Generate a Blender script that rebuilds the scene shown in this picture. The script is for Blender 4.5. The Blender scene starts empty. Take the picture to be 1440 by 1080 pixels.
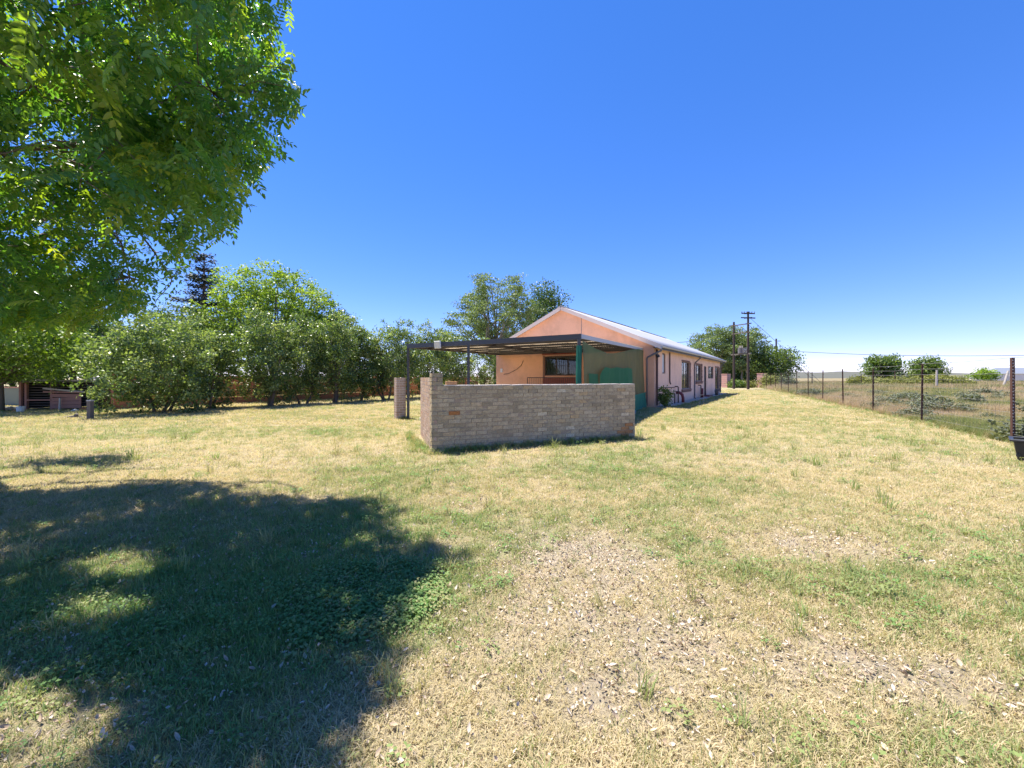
import bpy, math, random
import numpy as np
from mathutils import Vector, Matrix

# ------------------------------------------------------------------ camera, sky, sun, exposure
SC = bpy.context.scene
COL = SC.collection
R = math.radians
F, HZ, CH = 560.0, 531.0, 1.5            # focal length in photo pixels, horizon row, eye height

cam_d = bpy.data.cameras.new('camera')
cam = bpy.data.objects.new('camera', cam_d)
COL.objects.link(cam)
cam.location = (0, 0, CH)
cam.rotation_euler = (R(90), 0, 0)
cam_d.sensor_width = 36
cam_d.lens = 36 * F / 1440
cam_d.shift_y = -(540 - HZ) / 1440
cam_d.clip_start = 0.05
cam_d.clip_end = 6000
SC.camera = cam

SHX, SHY = 0.33, -0.20                   # where a 1 m stick throws the end of its shadow
sun_el = math.atan2(1, math.hypot(SHX, SHY))
sun_az = math.atan2(-SHX, -SHY)          # clockwise from +Y
world = bpy.data.worlds.new('World')
SC.world = world
world.use_nodes = True
wn = world.node_tree.nodes
wl = world.node_tree.links
sky = wn.new('ShaderNodeTexSky')
sky.sky_type = 'NISHITA'
sky.sun_disc = False
sky.sun_elevation = sun_el
sky.sun_rotation = sun_az
sky.altitude = 2500
sky.air_density = 1.0
sky.dust_density = 0.03
sky.ozone_density = 2.2
hs = wn.new('ShaderNodeHueSaturation')
hs.inputs['Saturation'].default_value = 1.5
hs.inputs['Value'].default_value = 1.0
gm_ = wn.new('ShaderNodeGamma')
gm_.inputs['Gamma'].default_value = 0.74
wl.new(sky.outputs['Color'], gm_.inputs['Color'])
wl.new(gm_.outputs['Color'], hs.inputs['Color'])
tn = wn.new('ShaderNodeMixRGB')
tn.blend_type = 'MULTIPLY'
tn.inputs['Fac'].default_value = 1
tn.inputs['Color2'].default_value = (.80, .70, .97, 1)
wl.new(hs.outputs['Color'], tn.inputs['Color1'])
wl.new(tn.outputs['Color'], wn['Background'].inputs['Color'])
wn['Background'].inputs['Strength'].default_value = 0.118

sun_d = bpy.data.lights.new('sun', 'SUN')
sun = bpy.data.objects.new('sun', sun_d)
COL.objects.link(sun)
sun_d.energy = 3.2
sun_d.angle = R(0.53)
sun_d.color = (1.0, 0.94, 0.83)
sun.rotation_euler = Vector((SHX, SHY, -1)).to_track_quat('-Z', 'Y').to_euler()
sun.location = (0, 0, 40)

SC.view_settings.view_transform = 'Standard'
SC.view_settings.look = 'None'
SC.view_settings.exposure = 1.8
SC.view_settings.gamma = 1
SC.render.engine = 'CYCLES'
SC.cycles.max_bounces = 6
SC.cycles.diffuse_bounces = 3
SC.cycles.glossy_bounces = 2
SC.cycles.transmission_bounces = 3
SC.cycles.transparent_max_bounces = 12
SC.cycles.use_denoising = True
SC.cycles.caustics_reflective = False
SC.cycles.caustics_refractive = False

rng = np.random.default_rng(7)
random.seed(7)

# ------------------------------------------------------------------ helpers
def P(px, py, d):
    return Vector(((px - 720) / F * d, d, CH - (py - HZ) / F * d))
def G(px, d, z=0.0):
    return Vector(((px - 720) / F * d, d, z))
def gnd(px, py):
    d = F * CH / (py - HZ)
    return G(px, d)

def mat(name, base=(.5, .5, .5), rough=.8, var=None, scale=6, detail=4, bump=0, bscale=None, metallic=0,
        spec=.5, objrand=0.0, coord='Object', stretch=None):
    m = bpy.data.materials.new(name)
    m.use_nodes = True
    n, l = m.node_tree.nodes, m.node_tree.links
    b = n['Principled BSDF']
    b.inputs['Roughness'].default_value = rough
    b.inputs['Metallic'].default_value = metallic
    b.inputs['Specular IOR Level'].default_value = spec
    b.inputs['Base Color'].default_value = (*base, 1)
    tc = n.new('ShaderNodeTexCoord')
    src = tc.outputs[coord]
    if stretch:
        mp = n.new('ShaderNodeMapping')
        mp.inputs['Scale'].default_value = stretch
        l.new(src, mp.inputs['Vector'])
        src = mp.outputs['Vector']
    if var:
        nt = n.new('ShaderNodeTexNoise')
        nt.inputs['Scale'].default_value = scale
        nt.inputs['Detail'].default_value = detail
        nt.inputs['Roughness'].default_value = .65
        l.new(src, nt.inputs['Vector'])
        cr = n.new('ShaderNodeValToRGB')
        cols = [base] + list(var)
        els = cr.color_ramp.elements
        els[0].position = .3
        els[1].position = .72
        els[0].color = (*cols[0], 1)
        els[1].color = (*cols[-1], 1)
        for i, c in enumerate(cols[1:-1]):
            e = els.new(.3 + .42 * (i + 1) / (len(cols) - 1))
            e.color = (*c, 1)
        out = cr.outputs['Color']
        if objrand:
            oi = n.new('ShaderNodeObjectInfo')
            mr = n.new('ShaderNodeMapRange')
            mr.inputs['To Min'].default_value = 1 - objrand
            mr.inputs['To Max'].default_value = 1 + objrand
            l.new(oi.outputs['Random'], mr.inputs['Value'])
            h = n.new('ShaderNodeHueSaturation')
            l.new(mr.outputs['Result'], h.inputs['Value'])
            l.new(out, h.inputs['Color'])
            out = h.outputs['Color']
        l.new(out, b.inputs['Base Color'])
    if bump:
        nb = n.new('ShaderNodeTexNoise')
        nb.inputs['Scale'].default_value = bscale or scale * 4
        nb.inputs['Detail'].default_value = 6
        l.new(src, nb.inputs['Vector'])
        bp = n.new('ShaderNodeBump')
        bp.inputs['Strength'].default_value = bump
        bp.inputs['Distance'].default_value = .02
        l.new(nb.outputs['Fac'], bp.inputs['Height'])
        l.new(bp.outputs['Normal'], b.inputs['Normal'])
    return m

def ramp_mat(name, stops, attr='v', atype='GEOMETRY', rough=.5, transl=.35, spec=.4, noise=None, tcol=None):
    """leaf and blade material: colour from an attribute, part of the light passes through"""
    m = bpy.data.materials.new(name)
    m.use_nodes = True
    n, l = m.node_tree.nodes, m.node_tree.links
    b = n['Principled BSDF']
    b.inputs['Roughness'].default_value = rough
    b.inputs['Specular IOR Level'].default_value = spec
    at = n.new('ShaderNodeAttribute')
    at.attribute_name = attr
    at.attribute_type = atype
    val = at.outputs['Fac']
    if noise:
        ge = n.new('ShaderNodeNewGeometry')
        nt = n.new('ShaderNodeTexNoise')
        nt.inputs['Scale'].default_value = noise[0]
        nt.inputs['Detail'].default_value = 3
        l.new(ge.outputs['Position'], nt.inputs['Vector'])
        ma = n.new('ShaderNodeMath')
        ma.operation = 'MULTIPLY_ADD'
        ma.inputs[1].default_value = noise[1]
        ma.inputs[2].default_value = -noise[1] / 2
        l.new(nt.outputs['Fac'], ma.inputs[0])
        ad = n.new('ShaderNodeMath')
        ad.operation = 'ADD'
        l.new(ma.outputs[0], ad.inputs[0])
        l.new(val, ad.inputs[1])
        val = ad.outputs[0]
    cr = n.new('ShaderNodeValToRGB')
    els = cr.color_ramp.elements
    els[0].position, els[1].position = stops[0][0], stops[-1][0]
    els[0].color, els[1].color = (*stops[0][1], 1), (*stops[-1][1], 1)
    for p, c in stops[1:-1]:
        e = els.new(p)
        e.color = (*c, 1)
    l.new(val, cr.inputs['Fac'])
    l.new(cr.outputs['Color'], b.inputs['Base Color'])
    tr = n.new('ShaderNodeBsdfTranslucent')
    mx = n.new('ShaderNodeMixShader')
    mx.inputs['Fac'].default_value = transl
    tint = n.new('ShaderNodeMixRGB')
    tint.blend_type = 'MULTIPLY'
    tint.inputs['Fac'].default_value = 1
    tint.inputs['Color2'].default_value = (*(tcol or (1.5, 1.5, .55)), 1)
    l.new(cr.outputs['Color'], tint.inputs['Color1'])
    l.new(tint.outputs['Color'], tr.inputs['Color'])
    l.new(b.outputs['BSDF'], mx.inputs[1])
    l.new(tr.outputs['BSDF'], mx.inputs[2])
    l.new(mx.outputs['Shader'], n['Material Output'].inputs['Surface'])
    return m

def np_mesh(name, verts, faces, mats=(), fattr=None, smooth=False):
    """fast mesh from arrays; faces is a list of (M,k) arrays"""
    verts = np.asarray(verts, dtype=np.float32)
    if not isinstance(faces, (list, tuple)):
        faces = [faces]
    faces = [np.asarray(f, dtype=np.int32) for f in faces if len(f)]
    me = bpy.data.meshes.new(name)
    nl = sum(f.size for f in faces)
    nf = sum(len(f) for f in faces)
    me.vertices.add(len(verts))
    me.vertices.foreach_set('co', verts.ravel())
    me.loops.add(nl)
    me.loops.foreach_set('vertex_index', np.concatenate([f.ravel() for f in faces]))
    me.polygons.add(nf)
    tot = np.concatenate([np.full(len(f), f.shape[1], np.int32) for f in faces])
    start = np.concatenate([[0], np.cumsum(tot)[:-1]]).astype(np.int32)
    me.polygons.foreach_set('loop_start', start)
    if smooth:
        me.polygons.foreach_set('use_smooth', np.ones(nf, bool))
    me.update(calc_edges=True)
    if fattr:
        for k, v in fattr.items():
            a = me.attributes.new(k, 'FLOAT', 'FACE' if len(v) == nf else 'POINT')
            a.data.foreach_set('value', np.asarray(v, np.float32))
    for m in mats:
        me.materials.append(m)
    return me

def link(name, me, parent=None, loc=None, rotz=0.0):
    o = bpy.data.objects.new(name, me)
    COL.objects.link(o)
    if parent is not None:
        o.parent = parent
    if loc is not None:
        o.location = loc
    if rotz:
        o.rotation_euler = (0, 0, rotz)
    return o

def tag(o, label=None, cat=None, group=None, kind=None):
    if label: o['label'] = label
    if cat: o['category'] = cat
    if group: o['group'] = group
    if kind: o['kind'] = kind
    return o

def thing(name, label, cat, loc=(0, 0, 0), rotz=0.0, group=None):
    o = bpy.data.objects.new(name, None)
    o.empty_display_size = .2
    COL.objects.link(o)
    o.location = loc
    o.rotation_euler = (0, 0, rotz)
    return tag(o, label, cat, group)

class MB:
    """collects boxes, tubes and quads into one mesh"""
    def __init__(s):
        s.v, s.f, s.r = [], [], []
    def add(s, vs, fs, r=None):
        o = len(s.v)
        s.v += [tuple(x) for x in vs]
        s.f += [tuple(i + o for i in f) for f in fs]
        s.r += [random.random() if r is None else r] * len(fs)
        return s
    def box(s, c, d, rz=0.0, rx=0.0, ry=0.0, r=None):
        M = Matrix.Rotation(rz, 3, 'Z') @ Matrix.Rotation(ry, 3, 'Y') @ Matrix.Rotation(rx, 3, 'X')
        c = Vector(c)
        vs = [c + M @ Vector((x * d[0] / 2, y * d[1] / 2, z * d[2] / 2)) for x in (-1, 1) for y in (-1, 1) for z in (-1, 1)]
        return s.add(vs, [(0, 1, 3, 2), (4, 6, 7, 5), (0, 4, 5, 1), (2, 3, 7, 6), (0, 2, 6, 4), (1, 5, 7, 3)], r)
    def bbox(s, lo, hi, r=None):
        lo, hi = Vector(lo), Vector(hi)
        return s.box((lo + hi) / 2, hi - lo, r=r)
    def beam(s, a, b, w, h, up=(0, 0, 1)):
        a, b = Vector(a), Vector(b)
        t = (b - a).normalized()
        side = t.cross(Vector(up)).normalized()
        u = side.cross(t)
        vs = [p + side * (sx * w / 2) + u * (sz * h / 2) for p in (a, b) for sx in (-1, 1) for sz in (-1, 1)]
        return s.add(vs, [(0, 1, 3, 2), (4, 6, 7, 5), (0, 4, 5, 1), (2, 3, 7, 6), (0, 2, 6, 4), (1, 5, 7, 3)])
    def tube(s, pts, rad, n=8, cap=True):
        pts = [Vector(p) for p in pts]
        rads = rad if isinstance(rad, (list, tuple)) else [rad] * len(pts)
        rings = []
        ref = None
        for i, p in enumerate(pts):
            t = (pts[min(i + 1, len(pts) - 1)] - pts[max(i - 1, 0)])
            t = t.normalized() if t.length > 1e-9 else Vector((0, 0, 1))
            if ref is None:
                ref = Vector((1, 0, 0)) if abs(t.x) < .8 else Vector((0, 1, 0))
            u = t.cross(ref).normalized()
            w = u.cross(t).normalized()
            ref = w
            rings.append([p + (u * math.cos(2 * math.pi * k / n) + w * math.sin(2 * math.pi * k / n)) * rads[i] for k in range(n)])
        vs = [q for r in rings for q in r]
        fs = []
        for i in range(len(pts) - 1):
            for k in range(n):
                a, b = i * n + k, i * n + (k + 1) % n
                fs.append((a, b, b + n, a + n))
        if cap:
            fs.append(tuple(range(n - 1, -1, -1)))
            fs.append(tuple((len(pts) - 1) * n + k for k in range(n)))
        return s.add(vs, fs)
    def mesh(s, name, m, smooth=False):
        me = bpy.data.meshes.new(name)
        me.from_pydata(s.v, [], s.f)
        me.update()
        a = me.attributes.new('v', 'FLOAT', 'FACE')
        a.data.foreach_set('value', np.array(s.r, np.float32))
        for x in (m if isinstance(m, (list, tuple)) else [m]):
            me.materials.append(x)
        if smooth:
            me.polygons.foreach_set('use_smooth', np.ones(len(me.polygons), bool))
        return me
    def build(s, name, m, parent=None, loc=None, rotz=0.0, smooth=False):
        return link(name, s.mesh(name, m, smooth), parent, loc, rotz)

def bevel(o, w=.004, seg=1):
    b = o.modifiers.new('bevel', 'BEVEL')
    b.width = w
    b.segments = seg
    b.limit_method = 'ANGLE'
    return o

def hash2(ix, iy, seed):
    h = np.sin(ix * 127.1 + iy * 311.7 + seed * 74.7) * 43758.5453
    return h - np.floor(h)
def vnoise(x, y, seed=0):
    ix, iy = np.floor(x), np.floor(y)
    fx, fy = x - ix, y - iy
    fx, fy = fx * fx * (3 - 2 * fx), fy * fy * (3 - 2 * fy)
    a, b = hash2(ix, iy, seed), hash2(ix + 1, iy, seed)
    c, d = hash2(ix, iy + 1, seed), hash2(ix + 1, iy + 1, seed)
    return (a * (1 - fx) + b * fx) * (1 - fy) + (c * (1 - fx) + d * fx) * fy
def fbm(x, y, seed=0, o=4):
    s, a, t = 0, .5, 0
    for i in range(o):
        s = s + a * vnoise(x * 2 ** i + 13.7 * i, y * 2 ** i + 7.1 * i, seed + i)
        t += a
        a *= .55
    return s / t
def inpoly(px, py, poly):
    poly = np.asarray(poly, float)
    r = np.zeros(px.shape, bool)
    j = len(poly) - 1
    for i in range(len(poly)):
        xi, yi = poly[i]
        xj, yj = poly[j]
        c = ((yi > py) != (yj > py)) & (px < (xj - xi) * (py - yi) / (yj - yi + 1e-12) + xi)
        r ^= c
        j = i
    return r

# ------------------------------------------------------------------ site plan
HOUSE = Vector((7.07, 19.8, 0))
HANG = math.atan2(.816, .578)                    # house length axis
HL = Vector((math.cos(HANG), math.sin(HANG), 0))
HW = Vector((-HL.y, HL.x, 0))
HLEN, HWID, RIDGE_Y = 21.6, 9.9, 5.1
WALL = gnd(607, 637)                             # front left corner of the brick patio wall
WEND = gnd(893, 617)
WANG = math.atan2(WEND.y - WALL.y, WEND.x - WALL.x)
WLEN = (WEND - WALL).length
WDIR = Vector((math.cos(WANG), math.sin(WANG), 0))
WNRM = Vector((-WDIR.y, WDIR.x, 0))              # towards the house
FENCE_K = .514
def fence_pt(d, z=0.0):
    return Vector((13.9 + FENCE_K * (d - 13.8), d, z))
CPA, CPB = Vector((-3.70, 14.2, 0)), Vector((1.80, 10.7, 0))      # carport front posts
CPC, CPD = Vector((6.61, 20.1, 0)), Vector((-.82, 25.35, 0))      # carport at the gable

def veld_mask(x, y):
    """1 on the far side of the wire fence"""
    return 1 / (1 + np.exp(-(x - (13.9 + FENCE_K * (y - 13.8)) + .1 + (fbm(x * .8, y * .8, 31) - .5) * 1.0) * 4))

def blob(x, y, px, py, rx, ry, ang=0.0):
    c = gnd(px, py)
    dx, dy = x - c.x, y - c.y
    ca, sa = math.cos(ang), math.sin(ang)
    u, v = (dx * ca + dy * sa) / rx, (-dx * sa + dy * ca) / ry
    return np.exp(-(u * u + v * v))
def litter_f(x, y):
    n = fbm(x * 2.2, y * 2.2, 5)
    b = 1.1 * blob(x, y, 810, 790, .62, .75) + .4 * blob(x, y, 980, 880, 1.0, .6) + .8 * blob(x, y, 1140, 765, .55, .3) + .55 * blob(x, y, 1060, 925, 1.3, .22, -.25)
    b = b + .4 * blob(x, y, 1330, 960, .8, .2, -.2) + .3 * blob(x, y, 660, 960, .5, .5) + .3 * blob(x, y, 900, 990, .7, .35)
    b = b + .5 * blob(x, y, 60, 1030, .5, .3) + .26 * blob(x, y, 300, 860, 2.0, 1.0)  # litter lying under the tree, thickened so its pale colour brightens the shade
    return np.clip(b * (.35 + 1.3 * n) + np.clip(n - .62, 0, 1) * 1.2 * (y < 9), 0, 1)
def green_f(x, y):
    n = fbm(x * .55, y * .55, 11) * .6 + fbm(x * 2.6, y * 2.6, 17) * .4
    g = (n - .5) * 1.5 + .21
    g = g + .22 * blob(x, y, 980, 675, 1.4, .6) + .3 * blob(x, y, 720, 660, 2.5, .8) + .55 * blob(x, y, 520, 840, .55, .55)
    g = g + .7 * blob(x, y, 400, 780, 2.4, 1.1) + .6 * blob(x, y, 200, 900, 1.6, .7) + .3 * blob(x, y, 590, 625, .35, .6) + .25 * blob(x, y, 850, 640, 2.4, .7)  # weeds under the tree, greened further to lift the colour of its shade
    g = g + .08 * blob(x, y, 1300, 840, .9, .5) + .15 * blob(x, y, 900, 650, 3, 1) + .2 * blob(x, y, 1200, 985, .8, .25)
    g = g - .25 * blob(x, y, 1180, 660, 5, 2.0) - .2 * blob(x, y, 250, 640, 6, 1.5) - .2 * blob(x, y, 620, 1000, .8, .8)
    g = g - .55 * litter_f(x, y)
    return np.clip(g, 0, 1)
def ground_z(x, y):
    r = np.hypot(x, y)
    near = np.clip(1.4 - r / 18, 0, 1)
    return (fbm(x * .5, y * .5, 3) - .5) * .06 * near + (fbm(x * 3, y * 3, 4) - .5) * .025 * near

# ------------------------------------------------------------------ ground
def axis(lo_far, hi_far, lo, hi, step, grow=1.16):
    a = list(np.arange(lo, hi + 1e-6, step))
    s = step
    while a[-1] < hi_far:
        s *= grow
        a.append(a[-1] + s)
    s = step
    while a[0] > lo_far:
        s *= grow
        a.insert(0, a[0] - s)
    return np.array(a)
gx = axis(-2500, 2500, -9, 14, .11, 1.1)
gy = axis(-300, 3000, -1, 13, .09, 1.1)
X, Y = np.meshgrid(gx, gy)
Z = ground_z(X, Y)
nx, ny = len(gx), len(gy)
idx = np.arange(nx * ny).reshape(ny, nx)
faces = np.stack([idx[:-1, :-1], idx[:-1, 1:], idx[1:, 1:], idx[1:, :-1]], -1).reshape(-1, 4)
gm = bpy.data.materials.new('lawn_ground')
gm.use_nodes = True
n, l = gm.node_tree.nodes, gm.node_tree.links
b = n['Principled BSDF']
b.inputs['Roughness'].default_value = .95
b.inputs['Specular IOR Level'].default_value = .15
def attr(nm):
    a = n.new('ShaderNodeAttribute')
    a.attribute_name = nm
    return a.outputs['Fac']
def noise(scale, detail=5, rough=.65, vec=None):
    t = n.new('ShaderNodeTexNoise')
    t.inputs['Scale'].default_value = scale
    t.inputs['Detail'].default_value = detail
    t.inputs['Roughness'].default_value = rough
    l.new(vec or geo.outputs['Position'], t.inputs['Vector'])
    return t.outputs['Fac']
def mixc(fac, c1, c2):
    m_ = n.new('ShaderNodeMixRGB')
    for s_, c_ in (('Color1', c1), ('Color2', c2)):
        if isinstance(c_, tuple): m_.inputs[s_].default_value = (*c_, 1)
        else: l.new(c_, m_.inputs[s_])
    if isinstance(fac, float): m_.inputs['Fac'].default_value = fac
    else: l.new(fac, m_.inputs['Fac'])
    return m_.outputs['Color']
def mrange(v, a0, a1, b0=0., b1=1.):
    m_ = n.new('ShaderNodeMapRange')
    l.new(v, m_.inputs['Value'])
    for k_, q in zip(('From Min', 'From Max', 'To Min', 'To Max'), (a0, a1, b0, b1)):
        m_.inputs[k_].default_value = q
    return m_.outputs['Result']
geo = n.new('ShaderNodeNewGeometry')
straw = mixc(mrange(noise(9, 6), .3, .7), (.34, .28, .165), (.21, .17, .09))
straw = mixc(mrange(noise(60, 4), .35, .7), straw, (.44, .37, .24))
grn = mixc(mrange(noise(14, 5), .3, .7), (.21, .235, .085), (.12, .165, .05))
gfac = mrange(noise(5, 6), .2, .8, -.25, .25)
ad = n.new('ShaderNodeMath'); ad.operation = 'ADD'
l.new(attr('green'), ad.inputs[0]); l.new(gfac, ad.inputs[1])
lawn_c = mixc(mrange(ad.outputs[0], .1, .95), straw, grn)
soil = mixc(mrange(noise(40, 5), .35, .65), (.29, .235, .17), (.44, .375, .29))
lawn_c = mixc(mrange(attr('bare'), .1, .9, 0, .7), lawn_c, soil)
vel = mixc(mrange(noise(.35, 6), .35, .65), (.26, .20, .115), (.17, .165, .065))
vel = mixc(mrange(noise(3, 5), .4, .75), vel, (.33, .25, .17))
col = mixc(attr('veld'), lawn_c, vel)
l.new(col, b.inputs['Base Color'])
bp = n.new('ShaderNodeBump')
bp.inputs['Strength'].default_value = .9
bp.inputs['Distance'].default_value = .03
l.new(noise(45, 6, .75), bp.inputs['Height'])
l.new(bp.outputs['Normal'], b.inputs['Normal'])
gme = np_mesh('ground', np.stack([X, Y, Z], -1).reshape(-1, 3), faces, [gm],
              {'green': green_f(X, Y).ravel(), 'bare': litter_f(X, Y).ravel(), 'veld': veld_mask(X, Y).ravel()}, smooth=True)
tag(link('ground', gme), kind='structure')

# low hills on the skyline
def ridge(name, d, x0, x1, h, seed, m, dep=120):
    xs = np.linspace(x0, x1, 160)
    hh = h * (.35 + .9 * fbm(xs / 160, xs * 0, seed)) * np.clip((xs - x0) / 90, 0, 1)
    v = np.concatenate([np.stack([xs, np.full_like(xs, d), np.full_like(xs, -2)], -1),
                        np.stack([xs, np.full_like(xs, d + dep * .5), hh], -1),
                        np.stack([xs, np.full_like(xs, d + dep), np.full_like(xs, -2)], -1)])
    k = np.arange(159)
    fs = np.concatenate([np.stack([k + o, k + 1 + o, k + 161 + o, k + 160 + o], -1) for o in (0, 160)])
    tag(link(name, np_mesh(name, v, fs, [m], smooth=True)), kind='structure')
ridge('hill', 900, 400, 2300, 15, 3, mat('hill_scrub', (.075, .085, .075), .95, [(.12, .115, .085)], .02))
ridge('hill', 520, 520, 1500, 6, 9, mat('hill_grass', (.15, .135, .08), .95, [(.11, .115, .06)], .03), 60)

# ------------------------------------------------------------------ materials
M = {}
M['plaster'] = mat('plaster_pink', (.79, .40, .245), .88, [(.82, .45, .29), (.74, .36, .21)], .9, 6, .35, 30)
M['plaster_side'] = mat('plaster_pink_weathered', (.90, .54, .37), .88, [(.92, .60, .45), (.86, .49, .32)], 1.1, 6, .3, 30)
M['barge'] = mat('barge_paint', (.70, .58, .51), .6, [(.62, .5, .43)], 3)
M['roof'] = mat('roof_sheet_white', (.40, .40, .415), .45, [(.34, .34, .36)], .7)
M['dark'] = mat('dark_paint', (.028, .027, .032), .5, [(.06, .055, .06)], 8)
M['steel'] = mat('painted_steel_dark', (.025, .027, .038), .5, [(.05, .055, .07), (.16, .16, .17)], 5, 6, stretch=(1, 1, .4))
M['rust'] = mat('rusty_steel', (.075, .032, .022), .8, [(.12, .055, .04)], 25)
M['galv'] = mat('fibre_sheet', (.66, .56, .46), .6, [(.74, .66, .57), (.48, .36, .26)], 2.2, 5)
M['gutter'] = mat('gutter_grey', (.5, .5, .52), .5, [(.34, .33, .34)], 4)
M['pipe'] = mat('pipe_grey', (.20, .19, .2), .6, [(.12, .11, .12)], 6)
M['pipe_dark'] = mat('pipe_rust', (.06, .03, .028), .6, [(.12, .06, .05)], 8)
M['pipe_red'] = mat('pipe_red', (.22, .028, .03), .5, [(.15, .02, .025)], 8)
M['frame'] = mat('window_frame_dark', (.06, .045, .045), .55, [(.1, .07, .06)], 6)
M['white'] = mat('white_plastic', (.75, .75, .73), .5, [(.66, .66, .64)], 6)
M['curtain'] = mat('curtain', (.80, .81, .84), .9, [(.62, .63, .67)], 3, stretch=(14, 14, .3))
M['brown_brick'] = mat('brown_trim_brick', (.17, .085, .07), .85, [(.24, .13, .1)], 12, bump=.4, objrand=.25)
M['concrete'] = mat('concrete', (.46, .42, .36), .9, [(.36, .32, .27)], 3, bump=.3)
M['mortar'] = mat('mortar', (.24, .175, .12), .95, [(.36, .275, .2), (.15, .11, .08)], 9, bump=.6, bscale=60)
M['mortar_light'] = mat('mortar_light', (.60, .53, .47), .95, [(.7, .64, .58), (.5, .42, .36)], 9, bump=.6, bscale=60)
M['timber'] = mat('weathered_timber', (.10, .085, .075), .9, [(.20, .17, .145)], 5, stretch=(1, 1, 12), bump=.4)
M['timber_pink'] = mat('pink_boards', (.36, .16, .12), .9, [(.46, .25, .2)], 4)
M['timber_dark'] = mat('dark_slats', (.028, .026, .026), .9, [(.06, .055, .055)], 5)
M['log'] = mat('bleached_log', (.56, .5, .44), .9, [(.4, .35, .3)], 6)
M['pole'] = mat('creosote_pole', (.045, .03, .025), .85, [(.085, .06, .05)], 4, stretch=(3, 3, .3))
M['wire'] = mat('wire', (.22, .21, .2), .6)
M['black'] = mat('black_plastic', (.018, .018, .02), .45, [(.03, .03, .034)], 8)
M['bark'] = mat('bark', (.10, .075, .055), .95, [(.17, .13, .1), (.06, .045, .035)], 9, 6, .8, 25, stretch=(1, 1, .25))
M['bark_pale'] = mat('bark_pale', (.18, .155, .13), .95, [(.28, .25, .21), (.10, .085, .07)], 6, 6, .8, 18, stretch=(1, 1, .25))
M['redwall'] = mat('red_brick_wall', (.40, .115, .055), .9, [(.52, .2, .11), (.30, .085, .045)], 2.5, 6, .4, 20)
M['wall_green'] = mat('pale_green_wall', (.20, .23, .19), .9, [(.26, .28, .23)], 2)
M['white_wall'] = mat('white_wall', (.74, .70, .66), .9, [(.64, .6, .56)], .6)
M['roof_grey'] = mat('grey_blue_roof', (.17, .19, .23), .5, [(.24, .26, .3)], .5)
M['pillar_brick'] = mat('pillar_pink', (.50, .24, .2), .9, [(.58, .32, .27), (.40, .17, .14)], 3, 5, .3)

def weather(m, grime, axis_h=.55, streak=(1.2, 1.2, .3)):
    n, l = m.node_tree.nodes, m.node_tree.links
    b = n['Principled BSDF']
    src = b.inputs['Base Color'].links[0].from_socket
    tc = n.new('ShaderNodeTexCoord')
    sp = n.new('ShaderNodeSeparateXYZ'); l.new(tc.outputs['Object'], sp.inputs[0])
    def nz(scale, stretch):
        mp = n.new('ShaderNodeMapping'); mp.inputs['Scale'].default_value = stretch
        l.new(tc.outputs['Object'], mp.inputs['Vector'])
        t = n.new('ShaderNodeTexNoise'); t.inputs['Scale'].default_value = scale; t.inputs['Detail'].default_value = 7; t.inputs['Roughness'].default_value = .7
        l.new(mp.outputs['Vector'], t.inputs['Vector'])
        return t.outputs['Fac']
    def mr(v, a0, a1, b0, b1):
        q = n.new('ShaderNodeMapRange'); l.new(v, q.inputs['Value'])
        for k_, x_ in zip(('From Min', 'From Max', 'To Min', 'To Max'), (a0, a1, b0, b1)): q.inputs[k_].default_value = x_
        return q.outputs['Result']
    def mul(a_, b2):
        q = n.new('ShaderNodeMath'); q.operation = 'MULTIPLY'; l.new(a_, q.inputs[0]); l.new(b2, q.inputs[1]); return q.outputs[0]
    # rain streaks, then splash dirt along the foot of the wall
    for fac in (mr(nz(.9, streak), .5, .8, 0, .3), mul(mr(nz(3.5, (1, 1, 1)), .3, .7, .2, 1), mr(sp.outputs['Z'], .05, axis_h, .75, 0)), mr(nz(.8, (1, 1, 1)), .45, .7, 0, .5), mr(nz(14, (1, 1, 1)), .55, .75, 0, .4)):
        mx = n.new('ShaderNodeMixRGB'); l.new(fac, mx.inputs['Fac']); l.new(src, mx.inputs['Color1']); mx.inputs['Color2'].default_value = (*grime, 1)
        src = mx.outputs['Color']
    l.new(src, b.inputs['Base Color'])
weather(M['plaster'], (.46, .25, .165))
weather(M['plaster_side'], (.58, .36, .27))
glass = bpy.data.materials.new('window_glass')
glass.use_nodes = True
gn_, gl_ = glass.node_tree.nodes, glass.node_tree.links
gg_ = gn_.new('ShaderNodeBsdfGlossy')
gg_.inputs['Roughness'].default_value = .04
gg_.inputs['Color'].default_value = (.9, .93, .95, 1)
gt_ = gn_.new('ShaderNodeBsdfTransparent')
gt_.inputs['Color'].default_value = (.86, .9, .9, 1)
fr_ = gn_.new('ShaderNodeFresnel')
fr_.inputs['IOR'].default_value = 1.5
gx_ = gn_.new('ShaderNodeMixShader')
gl_.new(fr_.outputs['Fac'], gx_.inputs['Fac'])
gl_.new(gt_.outputs['BSDF'], gx_.inputs[1])
gl_.new(gg_.outputs['BSDF'], gx_.inputs[2])
gl_.new(gx_.outputs['Shader'], gn_['Material Output'].inputs['Surface'])
M['glass'] = glass

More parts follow.
